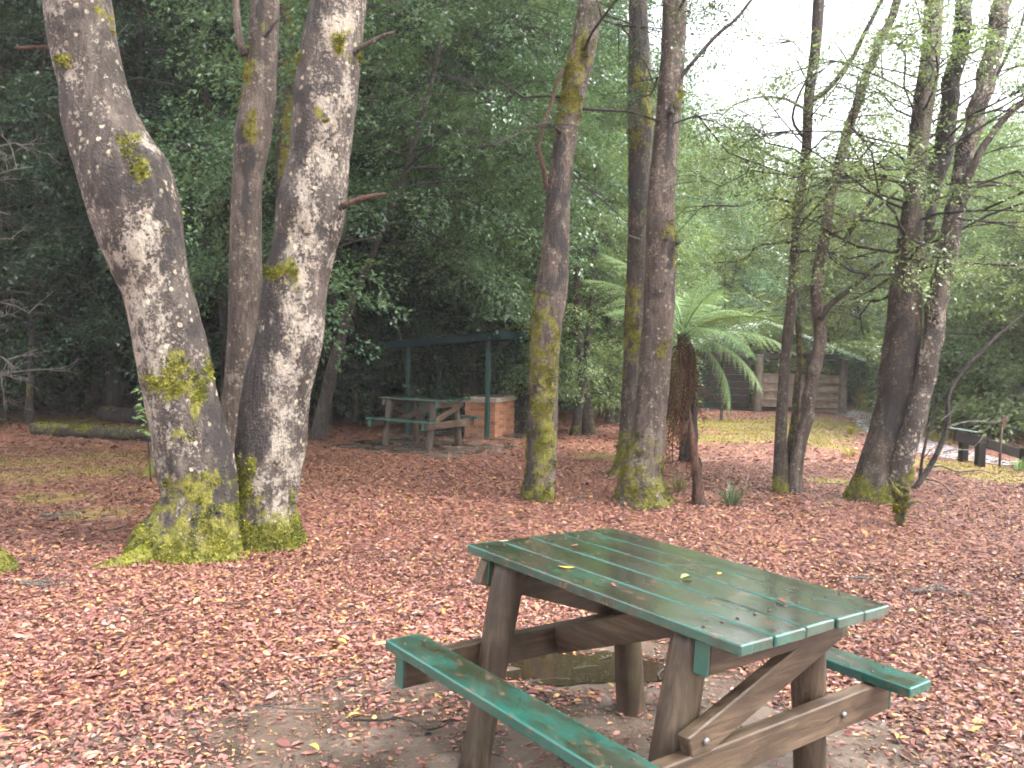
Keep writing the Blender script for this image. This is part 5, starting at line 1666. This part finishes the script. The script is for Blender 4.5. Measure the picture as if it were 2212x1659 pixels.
for k in range(700):
    yy = math.sqrt(rgt.uniform(2.4**2, 12.0**2))
    xx = rgt.uniform(-0.75, 0.78) * yy
    L_ = rgt.uniform(0.06, 0.26)
    a0 = rgt.uniform(0, 6.28)
    tt = np.linspace(-0.5, 0.5, 5)
    bend = rgt.normal(0, 0.12)
    Pt = np.stack([xx + np.cos(a0) * tt * L_ - np.sin(a0) * bend * L_ * tt**2 * 4, yy + np.sin(a0) * tt * L_ + np.cos(a0) * bend * L_ * tt**2 * 4, 0 * tt + gz1(xx, yy) + 0.022 + rgt.uniform(0, 0.012)], -1)
    V, F = tube(Pt, np.full(5, rgt.uniform(0.0015, 0.004)), 4, False)
    bgt.add(V, F)
link('twig_litter', bgt.mesh('twig_litter', [M['twig_dark']]), kind='stuff', label='thin dark twigs strewn over the fallen leaves', cat='twigs')
litter('leaf_litter', 45000, 2.2, 5.2, 0.013, False, 0.008, 4, True)
litter('leaf_litter', 90000, 11.5, 26.0, 0.065, False, 0.04, 3)

# ------------------------------------------------------------------ single fallen things
rg = np.random.default_rng(44)
def single_leaf(name, label, p, yaw, L, col_mat, cat='leaf', ratio=0.3, tilt=0.1):
    V, F, k = leaf_geo(rg, np.array([[0, 0, 0.0]]), nrm(np.array([[1, 0, tilt * 0.3]])), np.array([[0, 0.05, 1.0]]), np.array([L]), ratio, True)
    link(name, mesh_np(name, V, F, [col_mat]), None, p, label, cat, None, None, (0, 0, yaw))
M['leaf_gold'] = Mt('leaf_gold').base((0.50, 0.30, 0.05), 0.45)
M['leaf_buff'] = Mt('leaf_buff').base((0.42, 0.36, 0.20), 0.5)
M['leaf_lime'] = Mt('leaf_lime').base((0.40, 0.42, 0.08), 0.5)
def on_table(u, v):
    d = ray(u, v)
    t = (0.75 - CAM_H) / d[2]
    p = np.array([0, 0, CAM_H]) + d * t
    l, wd = table_local(p[0], p[1])
    p[2] = 0.7535 - 0.0157 * l - 0.034 * wd
    return p
single_leaf('fallen_leaf', 'golden leaf lying on the middle of the near table top', on_table(1205, 1232), -0.3, 0.06, M['leaf_gold'])
single_leaf('fallen_leaf', 'buff leaf lying flat on the far edge of the near table top', on_table(1075, 1180), 0.3, 0.05, M['leaf_buff'])
single_leaf('fallen_leaf', 'small orange leaf on the seam of the near table top', on_table(1553, 1238), 1.2, 0.03, M['leaf_gold'], ratio=0.6)
single_leaf('fallen_leaf', 'yellowish leaf near the wet middle of the near table top', on_table(1470, 1250), 0.4, 0.045, M['leaf_lime'], ratio=0.6)
M['leaf_rust'] = Mt('leaf_rust').base((0.16, 0.06, 0.035), 0.5)
single_leaf('fallen_leaf', 'rust brown leaf on the far left board of the near table top', on_table(1235, 1185), 0.9, 0.04, M['leaf_rust'], ratio=0.5)
single_leaf('fallen_leaf', 'rust brown leaf near the right end of the near table top', on_table(1700, 1300), 2.1, 0.045, M['leaf_rust'], ratio=0.45)
single_leaf('fallen_leaf', 'thin rust leaf lying across the front board of the near table top', on_table(1330, 1275), 1.7, 0.05, M['leaf_rust'], ratio=0.3)
for (u, v, lb, mt_, L) in ((1325, 1500, 'yellow leaf on the wet concrete between the near table legs', 'leaf_gold', 0.05), (780, 1560, 'orange leaf on the bare patch left of the near table', 'leaf_gold', 0.06),
                           (690, 1640, 'lime yellow leaf at the bottom edge left of the near table', 'leaf_lime', 0.06), (725, 1395, 'long lime leaf on the red leaves left of the near bench', 'leaf_lime', 0.09),
                           (245, 1378, 'pale cream leaf lying alone on red leaves in the left foreground', 'leaf_buff', 0.06), (270, 1310, 'pale leaf below the mossy foot of the bending trunk', 'leaf_buff', 0.05)):
    g = ground(u, v)
    single_leaf('fallen_leaf', lb, (g[0], g[1], max(g[2], 0.012) + 0.02), rg.uniform(0, 6), L, M[mt_], ratio=0.35)
def debris(label, u, v, L, seed, mat='twig_pale'):
    g = ground(u, v)
    r_ = np.random.default_rng(seed)
    bg = Bag()
    for k in range(1 if mat == 'bark_dark' else 3):
        twiggy(r_, np.array([-L / 2, 0.02 * k, 0.03]), nrm(np.array([1, r_.normal(0, 0.3), 0.05])), L * r_.uniform(0.6, 1), 0.006, 0 if mat == 'bark_dark' else 2, bg)
    me = bg.mesh('fallen_twig', [M[mat]], True)
    link('fallen_twig', me, None, g, label, 'twig', None, None, (0, 0, r_.uniform(-0.5, 0.5)))
debris('pale lichen-covered twig bundle lying left of the bending trunk', 130, 1122, 0.35, 1)
debris('pale lichen twig lying right of the near table', 2040, 1292, 0.40, 2)
debris('small pale twig lying beyond the right end of the near table', 1890, 1262, 0.3, 3)
debris('grey twig piece lying in the lower left foreground', 100, 1270, 0.3, 4)
debris('thin dark twig on the bare concrete at bottom left of the near table', 860, 1570, 0.35, 5, 'bark_dark')
debris('short dark twig beside the near table leg on the concrete', 960, 1600, 0.15, 6, 'bark_dark')
debris('pale twig on the leaves between the mossy trunk and straight trunk', 1252, 1086, 0.2, 7)

# ------------------------------------------------------------------ haze volume added to stand in for the lens veil
m = Mt('haze')
pv = m.nt.nodes.new('ShaderNodeVolumePrincipled')
pv.inputs['Color'].default_value = (0.93, 0.96, 1.0, 1)
pv.inputs['Density'].default_value = HAZE
pv.inputs['Anisotropy'].default_value = 0.3
m.nt.nodes.remove(m.p)
m.nt.links.new(pv.outputs[0], m.out.inputs['Volume'])
link('haze', box_mesh('haze', 1000, 1000, 27, [m.m], 0, center=(0, 0, 11.0)), kind='stuff', label='thin pale mist hanging in the forest air', cat='mist')
